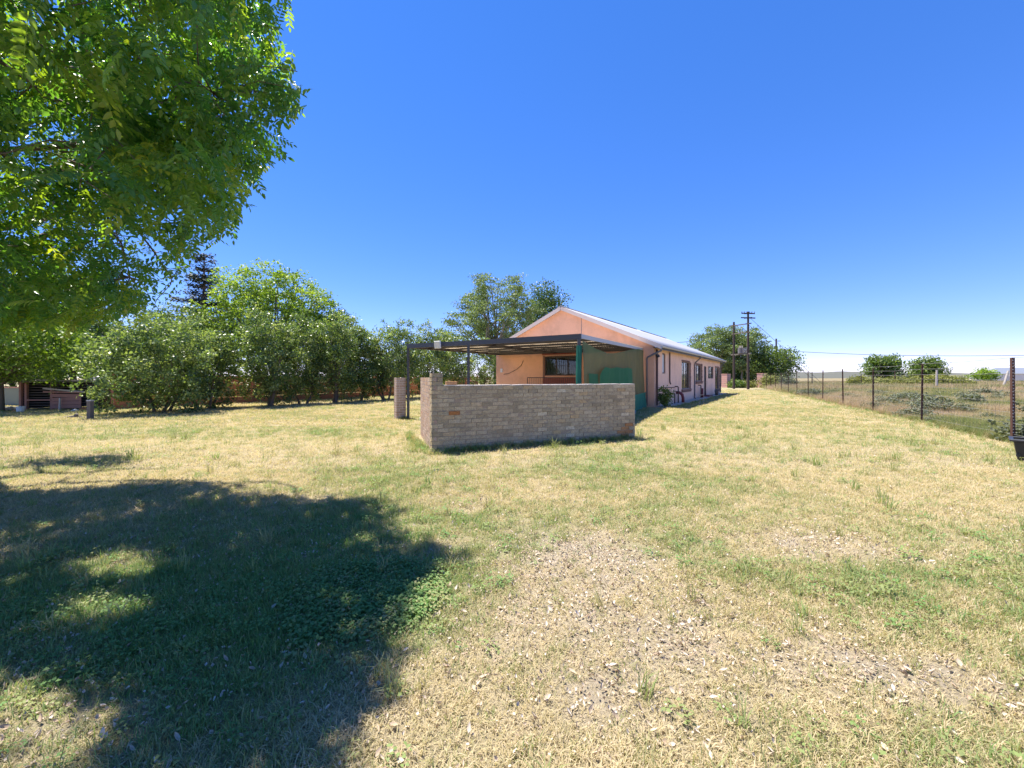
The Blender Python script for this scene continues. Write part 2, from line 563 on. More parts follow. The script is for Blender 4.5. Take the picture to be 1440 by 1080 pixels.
def brick_mat(name, stops, attrname=None, nscale=18, dirt=(.10, .085, .07)):
    m = bpy.data.materials.new(name)
    m.use_nodes = True
    n, l = m.node_tree.nodes, m.node_tree.links
    b = n['Principled BSDF']
    b.inputs['Roughness'].default_value = .92
    b.inputs['Specular IOR Level'].default_value = .2
    if attrname:
        a = n.new('ShaderNodeAttribute'); a.attribute_name = attrname
        v = a.outputs['Fac']
    else:
        a = n.new('ShaderNodeObjectInfo'); v = a.outputs['Random']
    cr = n.new('ShaderNodeValToRGB')
    els = cr.color_ramp.elements
    els[0].position, els[1].position = stops[0][0], stops[-1][0]
    els[0].color, els[1].color = (*stops[0][1], 1), (*stops[-1][1], 1)
    for p, c in stops[1:-1]:
        els.new(p).color = (*c, 1)
    l.new(v, cr.inputs['Fac'])
    ge = n.new('ShaderNodeNewGeometry')
    outc = cr.outputs['Color']
    for sc_, c_, lo, hi, amt in ((nscale, dirt, .45, .75, .5), (3.1, (.58, .46, .34), .5, .75, .4), (70, (.05, .045, .04), .5, .7, .7), (1.3, (.24, .20, .145), .5, .7, .4)):
        t = n.new('ShaderNodeTexNoise')
        t.inputs['Scale'].default_value = sc_
        t.inputs['Detail'].default_value = 6
        t.inputs['Roughness'].default_value = .7
        l.new(ge.outputs['Position'], t.inputs['Vector'])
        mr = n.new('ShaderNodeMapRange')
        mr.inputs['From Min'].default_value = lo
        mr.inputs['From Max'].default_value = hi
        mr.inputs['To Max'].default_value = amt
        l.new(t.outputs['Fac'], mr.inputs['Value'])
        mx = n.new('ShaderNodeMixRGB')
        l.new(mr.outputs['Result'], mx.inputs['Fac'])
        l.new(outc, mx.inputs['Color1'])
        mx.inputs['Color2'].default_value = (*c_, 1)
        outc = mx.outputs['Color']
    l.new(outc, b.inputs['Base Color'])
    t = n.new('ShaderNodeTexNoise')
    t.inputs['Scale'].default_value = 55
    t.inputs['Detail'].default_value = 6
    l.new(ge.outputs['Position'], t.inputs['Vector'])
    bp = n.new('ShaderNodeBump')
    bp.inputs['Strength'].default_value = .7
    bp.inputs['Distance'].default_value = .012
    l.new(t.outputs['Fac'], bp.inputs['Height'])
    l.new(bp.outputs['Normal'], b.inputs['Normal'])
    return m
GREYS = [(0, (0.360, 0.287, 0.182)), (.2, (0.466, 0.373, 0.243)), (.55, (0.519, 0.416, 0.273)), (.8, (0.571, 0.464, 0.309)), (.93, (0.550, 0.389, 0.212)), (1, (0.677, 0.578, 0.414))]
WARM = [(0, (.44, .29, .22)), (.4, (.50, .36, .28)), (.8, (.55, .42, .34)), (1, (.48, .27, .17))]
M['brick'] = brick_mat('grey_stock_brick', GREYS)
M['brick_v'] = brick_mat('grey_stock_brick_joined', GREYS, 'v')
M['brick_orange'] = brick_mat('orange_brick', [(0, (.42, .17, .055)), (1, (.5, .26, .11))], dirt=(.25, .15, .1))
M['brick_warm'] = brick_mat('pink_stock_brick', WARM, 'v', dirt=(.35, .25, .2))

# ------------------------------------------------------------------ patio brick wall
BL, BW, BH, J = .222, .106, .073, .012
CP_, RP = BH + J, BL + J
wall = thing('brick_wall', 'low grey brown brick patio wall with raised corner in front of the carport', 'wall', WALL, WANG)
NC = 16
def brick_mesh(name, m, lx, ly, lz):
    b_ = MB().box((0, 0, 0), (lx, ly, lz))
    me = b_.mesh(name, m)
    # worn edges: push corners in a little
    for v in me.vertices:
        v.co += Vector((random.uniform(-.005, .005), random.uniform(-.005, .005), random.uniform(-.004, .004)))
    return me
full = [brick_mesh('brick', M['brick'], BL, BW, BH) for _ in range(5)]
half = [brick_mesh('brick', M['brick'], BW, BW, BH) for _ in range(2)]
fullo = brick_mesh('brick', M['brick_orange'], BL, BW, BH)
spots = []
for c in range(NC + 3):
    top = c >= NC
    x = 0.0
    odd = c % 2
    while x < WLEN - .02:
        w = BW if (odd and x == 0) else BL
        if x + w > WLEN: w = WLEN - x
        if w < .05: break
        if not (top and x + w > .24):
            spots.append((x + w / 2, c, w))
        x += w + J
    if top and odd:
        spots.append((BW + J + BW / 2, c, BW))
def facing_dist(s): return (WALL + WDIR * s[0]).length
spots.sort(key=lambda s: (facing_dist(s)))
orange = {(4.72, 3), (4.85, 2), (4.85, 3), (4.72, 2), (4.6, 3), (4.85, 1)}
rest = MB()
for i, (x, c, w) in enumerate(spots):
    z = c * CP_ + BH / 2 - .02
    y = BW / 2 + random.uniform(-.006, .006)
    rz = random.uniform(-.012, .012)
    isor = (x > WLEN - .42 and 1 <= c <= 4 and not (c == 4 and x < WLEN - .2)) or (c in (9, 10) and .25 < x < .75 and random.random() < .5)
    if i < 300 or isor:
        me = fullo if isor and w > .2 else (random.choice(full) if w > .2 else random.choice(half))
        o = link('brick', me, wall, (x, y, z))
        o.rotation_euler = (0, random.uniform(-.008, .008), rz)
        o.scale.x = 1 if w in (BL, BW) else w / (BL if w > .2 else BW)
    else:
        rest.box((x, y, z), (w, BW, BH), rz)
for c in range(NC, NC + 3):
    rest.box((.111, .224 - BW / 2, c * CP_ + BH / 2 - .02), (BL, BW, BH))
# second leaf behind, seen over the top and from the side
for c in range(NC):
    x = BW / 2 if c % 2 else 0
    while x < WLEN - .1:
        w = min(BL, WLEN - x)
        rest.box((x + w / 2, .224 - BW / 2 + random.uniform(-.003, .003), c * CP_ + BH / 2 - .02), (w, BW, BH))
        x += w + J
o = rest.build('brick_courses', M['brick_v'], wall); o['kind'] = 'stuff'
MB().bbox((.008, .008, -.15), (WLEN - .008, .216, NC * CP_ - .028)).build('mortar', M['mortar'], wall)
MB().bbox((.008, .012, NC * CP_ - .0275), (.216, .216, (NC + 3) * CP_ - .03)).build('pier_mortar', M['mortar'], wall)
# uneven mortar bed along the top
tb = MB()
x = .24
while x < WLEN - .05:
    w = min(random.uniform(.16, .3), WLEN - x)
    tb.box((x + w / 2, .112 + random.uniform(-.006, .006), NC * CP_ - .022 + random.uniform(0, .007)), (w - .012, .2, .014), ry=random.uniform(-.012, .012))
    x += w
tb.build('mortar_bed', M['mortar_light'], wall)
# side return with pinkish bricks and light joints
RET = 2.7
ret = MB()
for c in range(NC + 2):
    y = .236 if c % 2 else .118 + .236
    if c >= NC or True:
        pass
    while y < RET - .03:
        w = min(BL, RET - y)
        ret.box((BW / 2 + random.uniform(-.002, .002), y + w / 2, c * CP_ + BH / 2 - .02), (BW, w, BH))
        ret.box((.224 - BW / 2, y + w / 2, c * CP_ + BH / 2 - .02), (BW, w, BH))
        y += w + J
for c in range(NC + 3):       # quoin seen from the side
    if c % 2:
        ret.box((-.0035 + BW / 2, .112, c * CP_ + BH / 2 - .02), (BW - .01, .212, BH))
    else:
        ret.box((-.0035 + BW / 2, BW / 2 + .006, c * CP_ + BH / 2 - .02), (BW - .01, BW - .014, BH - .003))
        ret.box((-.0035 + BW / 2, .17, c * CP_ + BH / 2 - .02), (BW - .01, BW - .012, BH - .003))
o = ret.build('return_brick_courses', M['brick_warm'], wall, (0, 0, 0), R(-4.2)); o['kind'] = 'stuff'; o['label'] = 'pink sunlit bricks of the side return with pale joints'
MB().bbox((.009, .225, -.15), (.218, RET - .006, (NC + 2) * CP_ - .03)).build('return_mortar', M['mortar_light'], wall, (0, 0, 0), R(-4.2))
# one loose brick left on the wall top
lb = WALL + WDIR * .42 + WNRM * .11
o = MB().box((0, 0, 0), (BL, BW, BH)).build('loose_brick', M['brick_orange'], None, (lb.x, lb.y, NC * CP_ + BH / 2 - .012), WANG + .04)
bevel(o, .005)
tag(o, 'single orange brick lying on top of the patio wall beside its raised corner', 'brick')

# patio slab
slab_pts = [WALL + WNRM * .26 + WDIR * .3, WEND + WNRM * .23, CPC + Vector((-.35, -.2, 0)), CPD + Vector((.2, -.5, 0)), CPA + Vector((.35, .2, 0)), WALL + WNRM * 2.8 + WDIR * .5]
sl = MB()
sl.add([p + Vector((0, 0, .06)) for p in slab_pts] + [p + Vector((0, 0, -.1)) for p in slab_pts],
       [tuple(range(6))] + [(i, i + 6, (i + 1) % 6 + 6, (i + 1) % 6) for i in range(6)])
tag(sl.build('patio_paving', M['concrete']), kind='structure')

# ------------------------------------------------------------------ house
house = thing('house', 'long pink plastered house with white metal gable roof', 'house', HOUSE, HANG)
EAVE_Y, EAVE_Z, SL = -.45, 3.02, .441
APEX = EAVE_Z + SL * (RIDGE_Y - EAVE_Y)
def roof_z(y):
    return APEX - SL * abs(y - RIDGE_Y)
def solid(name, lo, hi, m, parent=house):
    return MB().bbox(lo, hi).build(name, m, parent)
# side wall with real openings: pieces between and around the windows
OPEN = [(1.5, 2.15, 1.72, 2.8), (5.95, 8.2, .78, 2.5), (10.3, 12.3, 1.25, 2.42), (13.4, 14.4, .1, 2.38), (15.2, 17.8, 1.42, 2.42), (18.7, 20.9, .45, 2.4)]
sw = MB()
TH = .22
x = 0.0
for (a, b_, z0, z1) in OPEN:
    sw.bbox((x, 0, -.1), (a, TH, 3.02))
    sw.bbox((a, 0, -.1), (b_, TH, z0))
    sw.bbox((a, 0, z1), (b_, TH, 3.02))
    x = b_
sw.bbox((x, 0, -.1), (HLEN, TH, 3.02))
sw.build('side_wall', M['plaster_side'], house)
# gable wall, with one window opening
GW = (4.05, 6.3, 1.62, 2.74)
gw = MB()
def gpoly(pts, x0=-.004, x1=TH):
    k = len(pts)
    gw.add([(x0, y, z) for y, z in pts] + [(x1, y, z) for y, z in pts],
           [tuple(range(k - 1, -1, -1)), tuple(range(k, 2 * k))] + [(i, (i + 1) % k, (i + 1) % k + k, i + k) for i in range(k)])
rz_ = lambda y: roof_z(y) - .06
gpoly([(.0, -.1), (0, rz_(0)), (GW[0], rz_(GW[0])), (GW[0], -.1)])
gpoly([(GW[1], -.1), (GW[1], rz_(GW[1])), (HWID, rz_(HWID)), (HWID, -.1)])
gpoly([(GW[0], -.1), (GW[0], GW[2]), (GW[1], GW[2]), (GW[1], -.1)])
gpoly([(GW[0], GW[3]), (GW[0], rz_(GW[0])), (RIDGE_Y, rz_(RIDGE_Y)), (GW[1], rz_(GW[1])), (GW[1], GW[3])])
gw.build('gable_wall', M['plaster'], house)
MB().bbox((HLEN - TH, TH, -.1), (HLEN, HWID - TH, 3.0)).bbox((TH, HWID - TH, -.1), (HLEN, HWID, 2.98)).build('rear_wall', M['plaster_side'], house)
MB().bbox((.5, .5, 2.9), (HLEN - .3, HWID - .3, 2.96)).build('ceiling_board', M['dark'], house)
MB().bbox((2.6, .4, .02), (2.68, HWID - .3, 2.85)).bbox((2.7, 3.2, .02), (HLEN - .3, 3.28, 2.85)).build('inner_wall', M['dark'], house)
solid('wall_joint', (-.012, 3.93, 2.95), (-.005, 3.96, roof_z(3.95) - .1), M['pipe'])
# corrugated roof slopes
def slope(y0, z0, y1, z1, x0, x1, name, m, pitch=.152, amp=.018):
    xs = np.arange(x0, x1 + 1e-6, pitch / 6)
    prof = amp * np.cos(2 * np.pi * xs / pitch)
    v, nrows = [], 5
    for k in range(nrows):
        t = k / (nrows - 1)
        v.append(np.stack([xs, np.full_like(xs, y0 + (y1 - y0) * t), prof + z0 + (z1 - z0) * t], -1))
    v = np.concatenate(v)
    k = np.arange(len(xs) - 1)
    fs = np.concatenate([np.stack([k + r * len(xs), k + 1 + r * len(xs), k + 1 + (r + 1) * len(xs), k + (r + 1) * len(xs)], -1) for r in range(nrows - 1)])
    o = link(name, np_mesh(name, v, fs, [m], smooth=True), house)
    s_ = o.modifiers.new('thick', 'SOLIDIFY'); s_.thickness = .006
    return o
LEFT_Y = HWID + .45
slope(EAVE_Y, EAVE_Z + .06, RIDGE_Y, APEX + .06, -.28, HLEN + .3, 'roof', M['roof'])
slope(LEFT_Y, roof_z(LEFT_Y) + .06, RIDGE_Y, APEX + .06, -.28, HLEN + .3, 'roof', M['roof'])
rc = MB()
for (a, b_) in ((-.3, 5.2), ):
    rc.beam((a, RIDGE_Y - .09, APEX + .065), (b_, RIDGE_Y - .09, APEX + .065), .22, .03, (0, -.4, 1))
    rc.beam((a, RIDGE_Y + .09, APEX + .065), (b_, RIDGE_Y + .09, APEX + .065), .22, .03, (0, .4, 1))
rc.build('ridge_cap', M['roof'], house)
rc = MB()
for (a, b_) in ((5.25, 12.6), (14.2, HLEN + .3)):
    rc.beam((a, RIDGE_Y - .08, APEX + .07), (b_, RIDGE_Y - .08, APEX + .07), .22, .05, (0, -.4, 1))
    rc.beam((a, RIDGE_Y + .1, APEX + .07), (b_, RIDGE_Y + .1, APEX + .07), .22, .05, (0, .4, 1))
o = rc.build('ridge_cap', M['dark'], house); o['label'] = 'dark weathered stretch of the ridge cap'
# barge boards, both slopes of the near gable
for (y0, z0) in ((EAVE_Y, EAVE_Z), (LEFT_Y, roof_z(LEFT_Y))):
    MB().beam((-.27, y0, z0 - .04), (-.27, RIDGE_Y, APEX - .04), .035, .2, (0, 0, 1)).build('barge_board', M['barge'], house)
    MB().beam((HLEN + .28, y0, z0 - .04), (HLEN + .28, RIDGE_Y, APEX - .04), .035, .2, (0, 0, 1)).build('barge_board', M['barge'], house)
# gable soffit strips
for (y0, z0) in ((EAVE_Y, EAVE_Z), (LEFT_Y, roof_z(LEFT_Y))):
    MB().beam((-.13, y0 + .02, z0 - .02), (-.13, RIDGE_Y, APEX - .02), .24, .02, (0, 0, 1)).build('gable_soffit', M['barge'], house)
# fascia, rafter ends, gutter
MB().bbox((-.25, EAVE_Y + .08, EAVE_Z - .14), (HLEN + .25, EAVE_Y + .11, EAVE_Z + .03)).build('fascia', M['dark'], house)
MB().bbox((-.24, EAVE_Y + .115, EAVE_Z - .05), (HLEN + .24, -.005, EAVE_Z - .03)).build('eave_soffit', M['dark'], house)
gt = MB()
k = 7
prof = [(EAVE_Y + .005 + .065 * math.cos(math.pi + math.pi * i / (k - 1)), EAVE_Z + .02 + .085 * math.sin(math.pi + math.pi * i / (k - 1))) for i in range(k)]
vs = [(xx, y, z) for xx in (-.3, HLEN + .3) for y, z in prof]
gt.add(vs, [(i, i + 1, i + 1 + k, i + k) for i in range(k - 1)] + [tuple(range(k)), tuple(range(2 * k - 1, k - 1, -1))])
o = gt.build('gutter', M['gutter'], house)
s_ = o.modifiers.new('thick', 'SOLIDIFY'); s_.thickness = .006
# windows of the side wall
M['frosted'] = mat('frosted_glass', (.62, .66, .70), .35, [(.5, .54, .58)], 5)
def side_window(i, a, b_, z0, z1, mull, curtain=True, surround=True):
    w = MB()
    fr = .06
    y0, y1 = .05, .11
    w.bbox((a, y0, z0), (b_, y1, z0 + fr)).bbox((a, y0, z1 - fr), (b_, y1, z1))
    w.bbox((a, y0, z0 + fr), (a + fr, y1, z1 - fr)).bbox((b_ - fr, y0, z0 + fr), (b_, y1, z1 - fr))
    f = w.build('window', M['frame'], house)
    for q in range(1, mull):
        xx = a + (b_ - a) * q / mull
        MB().bbox((xx - .03, y0 + .002, z0 + fr), (xx + .03, y1 - .002, z1 - fr)).build('mullion', M['frame'], f)
    for q in range(mull):
        xa, xb = a + (b_ - a) * q / mull + .04, a + (b_ - a) * (q + 1) / mull - .04
        MB().bbox((xa, .075, z0 + fr), (xb, .083, z1 - fr)).build('pane', M['frosted'] if i == 0 else M['glass'], f)
    if curtain:
        nf = 40
        vs = []
        xs = [a + (b_ - a) * q / nf for q in range(nf + 1)]
        for z in (z0 + .05, z1 - .02):
            vs += [(xx, .16 + .025 * math.sin(q * 1.9), z) for q, xx in enumerate(xs)]
        MB().add(vs, [(q, q + 1, q + nf + 2, q + nf + 1) for q in range(nf)]).build('curtain', M['curtain'], f)
    if surround:
        # proud brick quoins and a brick sill
        z = z0 - .02
        kq = 0
        while z < z1:
            h = .22
            MB().bbox((b_ + .003, -.035, z), (b_ + (.34 if kq % 2 else .27), .0, min(z + h - .012, z1 + .12))).build('quoin_brick', M['brown_brick'], f)
            z += h; kq += 1
        MB().bbox((a - .05, -.03, z1 + .003), (b_ + .002, 0, z1 + .1)).build('lintel', M['brown_brick'], f)
        for r_ in range(2):
            s2 = MB().bbox((a - .1, -.09 + .035 * r_, z0 - .1 - .1 * r_), (b_ + .32, 0.0, z0 - .024 - .1 * r_ + .01))
            s2.build('sill', M['brown_brick'], f)
side_window(1, *OPEN[1], 3)
side_window(2, *OPEN[2], 3)
side_window(4, *OPEN[4], 4, False, False)
side_window(5, *OPEN[5], 3)
side_window(0, *OPEN[0], 1, True, False)
a, b_, z0, z1 = OPEN[3]
d_ = MB().bbox((a + .04, .08, z0), (b_ - .04, .12, z1 - .04)).build('door', mat('door_dark', (.045, .02, .02), .5, [(.07, .03, .03)], 4), house)
MB().bbox((a, .03, z0), (a + .04, .13, z1)).bbox((b_ - .04, .03, z0), (b_, .13, z1)).bbox((a + .04, .03, z1 - .04), (b_ - .04, .13, z1)).build('door_frame', M['frame'], d_)
MB().tube([(b_ - .12, .02, 1.15), (b_ - .22, .02, 1.15)], .012, 6).build('handle', M['wire'], d_)
MB().bbox((a - .15, -.4, -.05), (b_ + .5, -.002, .13)).build('door_step', M['pipe_red'], house)
# gable window with burglar bars
y0, y1, z0, z1 = GW
w = MB()
w.bbox((.04, y0, z0), (.1, y1, z0 + .06)).bbox((.04, y0, z1 - .06), (.1, y1, z1)).bbox((.04, y0, z0 + .06), (.1, y0 + .06, z1 - .06)).bbox((.04, y1 - .06, z0 + .06), (.1, y1, z1 - .06))
for q in (1, 2):
    yy = y0 + (y1 - y0) * q / 3
    w.bbox((.042, yy - .025, z0 + .06), (.098, yy + .025, z1 - .06))
f = w.build('window', M['frame'], house); f['label'] = 'dark barred gable window under the carport'
for q in range(3):
    ya, yb = y0 + (y1 - y0) * q / 3 + .035, y0 + (y1 - y0) * (q + 1) / 3 - .035
    MB().bbox((.066, ya, z0 + .06), (.074, yb, z1 - .06)).build('pane', M['glass'], f)
bars = MB()
for q in range(17):
    yy = y0 + .04 + (y1 - y0 - .08) * q / 16
    bars.tube([(-.03, yy, z0 - .02), (-.03, yy, z1 + .02)], .008, 5)
for zz in (z0 + .1, (z0 + z1) / 2, z1 - .1):
    bars.bbox((-.036, y0, zz - .012), (-.026, y1, zz + .012))
bars.build('burglar_bars', M['dark'], f)
for (ya, yb) in ((y1 + .003, y1 + .12), (y0 - .12, y0 - .003)):
    MB().bbox((-.03, ya, z0 - .1), (-.005, yb, z1 + .05)).build('frame_trim', M['brown_brick'], f)
aw = MB()
for q in range(14):
    ya = y0 - .15 + (y1 - y0 + .3) * q / 14
    aw.box((-.09, ya + .09, z1 + .13), (.02, .165, .1), ry=.5)
aw.build('brick_lintel', mat('red_tiles', (.36, .09, .05), .7, [(.28, .06, .04)], 6), f)
MB().bbox((-.06, y0 - .1, .75), (-.0045, y1 + .1, z0 - .11)).build('painted_plinth', mat('plinth_red', (.24, .06, .05), .7, [(.30, .1, .08)], 4), f)
# downpipes and drains
dp = MB().tube([(-.24, EAVE_Y + .02, EAVE_Z - .06), (-.24, EAVE_Y + .04, EAVE_Z - .2), (-.08, .30, EAVE_Z - .5), (-.06, .34, EAVE_Z - .6), (-.06, .34, .1)], .045, 8)
dp.build('downpipe', M['pipe'], house, smooth=True)
MB().tube([(.32, -.055, EAVE_Z - .1), (.32, -.055, .75)], .05, 8).tube([(.32, -.055, .75), (.32, -.055, .1)], .04, 8).build('vent_pipe', M['pipe_dark'], house)
MB().tube([(2.85, -.05, EAVE_Z - .12), (2.85, -.05, 1.3), (2.83, -.07, 1.2), (2.75, -.12, 1.15)], .035, 8).build('overflow_pipe', M['pipe_dark'], house)
MB().tube([(.9, -.03, .98), (4.0, -.03, .93)], .022, 6).build('conduit', M['pipe_dark'], house)
MB().tube([(9.6, EAVE_Y + .03, EAVE_Z - .05), (9.6, EAVE_Y + .05, EAVE_Z - .2), (9.6, -.08, EAVE_Z - .5), (9.6, -.06, EAVE_Z - .62), (9.6, -.06, .1), (9.6, -.14, .04)], .045, 8).build('downpipe', M['pipe'], house, smooth=True)
MB().tube([(HLEN - .1, EAVE_Y + .03, EAVE_Z - .05), (HLEN - .1, -.07, EAVE_Z - .45), (HLEN - .1, -.06, .1)], .045, 8).build('downpipe', M['pipe'], house, smooth=True)
for (xx, h, r_) in ((3.35, .62, .03), (4.2, .98, .035), (11.1, .95, .04)):
    MB().tube([(xx, -.0, h), (xx, -.16, h), (xx, -.19, h - .04), (xx, -.19, .02)], r_, 7).build('drain_pipe', M['pipe_dark'], house, smooth=True)
MB().tube([(4.5, -.0, .62), (4.55, -.18, .62), (4.6, -.32, .5), (4.62, -.36, .3), (4.62, -.36, -.02)], .085, 10).build('soil_pipe', M['pipe_red'], house, smooth=True)
MB().tube([(11.6, -.19, .72), (11.6, -.19, -.02)], .08, 10).build('soil_pipe', M['pipe_red'], house, smooth=True)
MB().bbox((.4, -.65, -.1), (HLEN + .3, -.006, .045)).build('apron', M['concrete'], house)
MB().box((-.03, 9.45, 1.95), (.05, .16, .24)).build('meter_box', M['white'], house)
MB().tube([(-.02, 9.3, 1.7), (-.03, 8.9, 1.75), (-.03, 8.3, 2.0), (-.03, 7.95, 2.25), (-.03, 7.8, 2.55)], .014, 5).build('wall_cable', M['dark'], house)
MB().tube([(.1, -.05, 2.62), (.1, -.14, 2.62)], .05, 8).tube([(.1, -.14, 2.62), (.1, -.2, 2.52)], .07, 8).build('outside_lamp', M['dark'], house)
house.children  # parts end

# ------------------------------------------------------------------ carport
cp = thing('carport', 'dark steel lean-to carport with sheet roof against the gable', 'carport', (0, 0, 0))
zA, zB, zC, zD = 2.62, 2.60, 2.93, 2.98
A, B, Cc, D = (Vector((p.x, p.y, z)) for p, z in ((CPA, zA), (CPB, zB), (CPC, zC), (CPD, zD)))
# keep the rear edge just in front of the gable wall
def before_gable(p, off=.12):
    s_ = (p - HOUSE).dot(HL)
    q = p - HL * (s_ + off)
    q.z = p.z
    return q
Cc, D = before_gable(Cc), before_gable(D)
front = MB().beam(A + (A - B).normalized() * .04, B + (B - A).normalized() * .06, .06, .15).build('front_beam', M['steel'], cp)
MB().beam(D, Cc, .06, .12).build('rear_beam', M['dark'], cp)
MB().beam(A + Vector((0, 0, -.005)), D, .055, .13).build('side_beam', M['dark'], cp)
MB().beam(B + Vector((0, 0, .02)), Cc, .05, .12).build('side_beam', M['gutter'], cp)
for t in (.16, .32, .48, .64, .80, .92):
    MB().beam(A.lerp(D, t) + Vector((0, 0, .02)), B.lerp(Cc, t) + Vector((0, 0, .02)), .05, .09).build('purlin', M['dark'], cp)
MB().beam(A.lerp(B, .45) + Vector((0, 0, -.02)), D.lerp(Cc, .45) + Vector((0, 0, -.02)), .05, .1).build('rafter', M['dark'], cp)
for p, wd in ((A, .08), (A.lerp(B, .42), .08), (B, .085)):
    o = MB().bbox((p.x - wd / 2, p.y - wd / 2, -.05), (p.x + wd / 2, p.y + wd / 2, p.z - .076)).build('post', M['steel'], cp)
# corrugated sheets
NS = 10
for i in range(NS):
    u0, u1 = i / NS - .004, (i + 1) / NS + .004
    k = 37
    v = []
    off = .052 + (.010 if i % 2 else 0)
    for t in (.006, .33, .66, 1.0):
        for q in range(k):
            u = u0 + (u1 - u0) * q / (k - 1)
            p = A.lerp(B, u).lerp(D.lerp(Cc, u), t)
            v.append((p.x, p.y, p.z + off + .014 * math.cos(q * math.pi / 2.25)))
    fs = [(r * k + q, r * k + q + 1, (r + 1) * k + q + 1, (r + 1) * k + q) for r in range(3) for q in range(k - 1)]
    MB().add(v, fs).build('roof_sheet', M['galv'], cp, smooth=True)
gmn, gml = M['galv'].node_tree.nodes, M['galv'].node_tree.links
gmt = gmn.new('ShaderNodeBsdfTranslucent')
gmt.inputs['Color'].default_value = (.85, .66, .44, 1)
gmx = gmn.new('ShaderNodeMixShader')
gmx.inputs['Fac'].default_value = .16
gml.new(gmn['Principled BSDF'].outputs['BSDF'], gmx.inputs[1])
gml.new(gmt.outputs['BSDF'], gmx.inputs[2])
gml.new(gmx.outputs['Shader'], gmn['Material Output'].inputs['Surface'])
# flood light on the front beam
p = A.lerp(B, .235)
fl = thing('flood_light', 'small white square flood light clamped on the carport front beam', 'light', p + Vector((-.04, -.06, -.0)), math.atan2((B - A).y, (B - A).x))
bevel(MB().box((0, -.06, -.02), (.26, .06, .25), rx=.12).build('housing', M['white'], fl), .01)
MB().box((0, -.096, -.024), (.22, .012, .21), rx=.12).build('lens', mat('lamp_lens', (.6, .6, .56), .3), fl)
MB().box((0, -.015, .03), (.05, .05, .06)).build('bracket', M['wire'], fl)

# green shade net
def net_mat(name, c, alpha, seed):
    m = bpy.data.materials.new(name)
    m.use_nodes = True
    n, l = m.node_tree.nodes, m.node_tree.links
    b = n['Principled BSDF']
    tc = n.new('ShaderNodeTexCoord')
    t = n.new('ShaderNodeTexNoise')
    t.inputs['Scale'].default_value = 1.6 + seed
    t.inputs['Detail'].default_value = 5
    l.new(tc.outputs['Object'], t.inputs['Vector'])
    cr = n.new('ShaderNodeValToRGB')
    cr.color_ramp.elements[0].position, cr.color_ramp.elements[1].position = .3, .7
    cr.color_ramp.elements[0].color = (*c, 1)
    cr.color_ramp.elements[1].color = (c[0] * 1.35 + .01, c[1] * 1.25, c[2] * 1.2, 1)
    l.new(t.outputs['Fac'], cr.inputs['Fac'])
    l.new(cr.outputs['Color'], b.inputs['Base Color'])
    b.inputs['Roughness'].default_value = .75
    tl = n.new('ShaderNodeBsdfTranslucent')
    l.new(cr.outputs['Color'], tl.inputs['Color'])
    m1 = n.new('ShaderNodeMixShader'); m1.inputs['Fac'].default_value = .4
    l.new(b.outputs['BSDF'], m1.inputs[1]); l.new(tl.outputs['BSDF'], m1.inputs[2])
    tp = n.new('ShaderNodeBsdfTransparent')
    m2 = n.new('ShaderNodeMixShader'); m2.inputs['Fac'].default_value = alpha
    l.new(tp.outputs['BSDF'], m2.inputs[1]); l.new(m1.outputs['Shader'], m2.inputs[2])
    l.new(m2.outputs['Shader'], n['Material Output'].inputs['Surface'])
    return m
net = thing('shade_net', 'green shade cloth hung from the carport corner post to the house', 'shade net')
side = Vector(((Cc - B).y, -(Cc - B).x, 0)).normalized()          # outwards, to the right
def net_sheet(name, top, bot, u0, u1, m, off, nu=60, nz=24, fold=.05):
    v = []
    for i in range(nu + 1):
        u = u0 + (u1 - u0) * i / nu
        base = B.lerp(Cc, u)
        zt, zb = np.interp(u, *top), np.interp(u, *bot)
        for k in range(nz + 1):
            t = k / nz
            z = zt + (zb - zt) * t
            w_ = fold * (math.sin(u * 37 + t * 2.2) * .6 + math.sin(u * 83 + 1.3 + t) * .3 + .8 * math.sin(u * 11 + t * 3)) * (.35 + .65 * t)
            q = base + side * (off + w_)
            v.append((q.x, q.y, z))
    fs = [(i * (nz + 1) + k, (i + 1) * (nz + 1) + k, (i + 1) * (nz + 1) + k + 1, i * (nz + 1) + k + 1) for i in range(nu) for k in range(nz)]
    return MB().add(v, fs).build(name, m, net, smooth=True)
topc = ([0, .05, .13, .26, .36, .465, .66, .85, 1.0], [2.5, 2.43, 2.36, 2.30, 2.36, 2.46, 2.68, 2.84, 2.86])
net_sheet('net', topc, ([0, 1], [.12, .12]), .0, .99, net_mat('shade_net_olive', (.075, .135, .065), .84, 0), .09)
net_sheet('doubled_net', ([.12, .15, .19, .27, .36, .45, .54, .62, .635], [1.5, 1.70, 1.83, 1.80, 1.87, 1.84, 1.90, 1.86, 1.5]), ([0, 1], [.2, .2]), .13, .635, net_mat('shade_net_green', (.01, .17, .075), .95, 1), .21, fold=.045)
net_sheet('doubled_net', ([.02, .15], [1.62, 1.6]), ([0, 1], [.2, .2]), .035, .13, net_mat('shade_net_green_b', (.01, .165, .075), .9, 2), .16, fold=.02)
net_sheet('net_hem', ([.6, 1], [.75, .78]), ([0, 1], [.02, .02]), .62, .985, net_mat('shade_net_teal', (.01, .22, .16), .93, 3), .2, fold=.03)
# strip wound round the corner post
v = []
for i in range(13):
    a_ = 2 * math.pi * i / 12
    for k in range(9):
        r_ = .075 + .012 * math.sin(3 * a_ + k)
        v.append((B.x + math.cos(a_) * r_, B.y + math.sin(a_) * r_, .1 + (2.36 - .1) * k / 8))
MB().add(v, [(i * 9 + k, (i + 1) * 9 + k, (i + 1) * 9 + k + 1, i * 9 + k + 1) for i in range(12) for k in range(8)]).build('post_wrap', net_mat('shade_net_wrap', (.01, .17, .13), .82, 1), net, smooth=True)

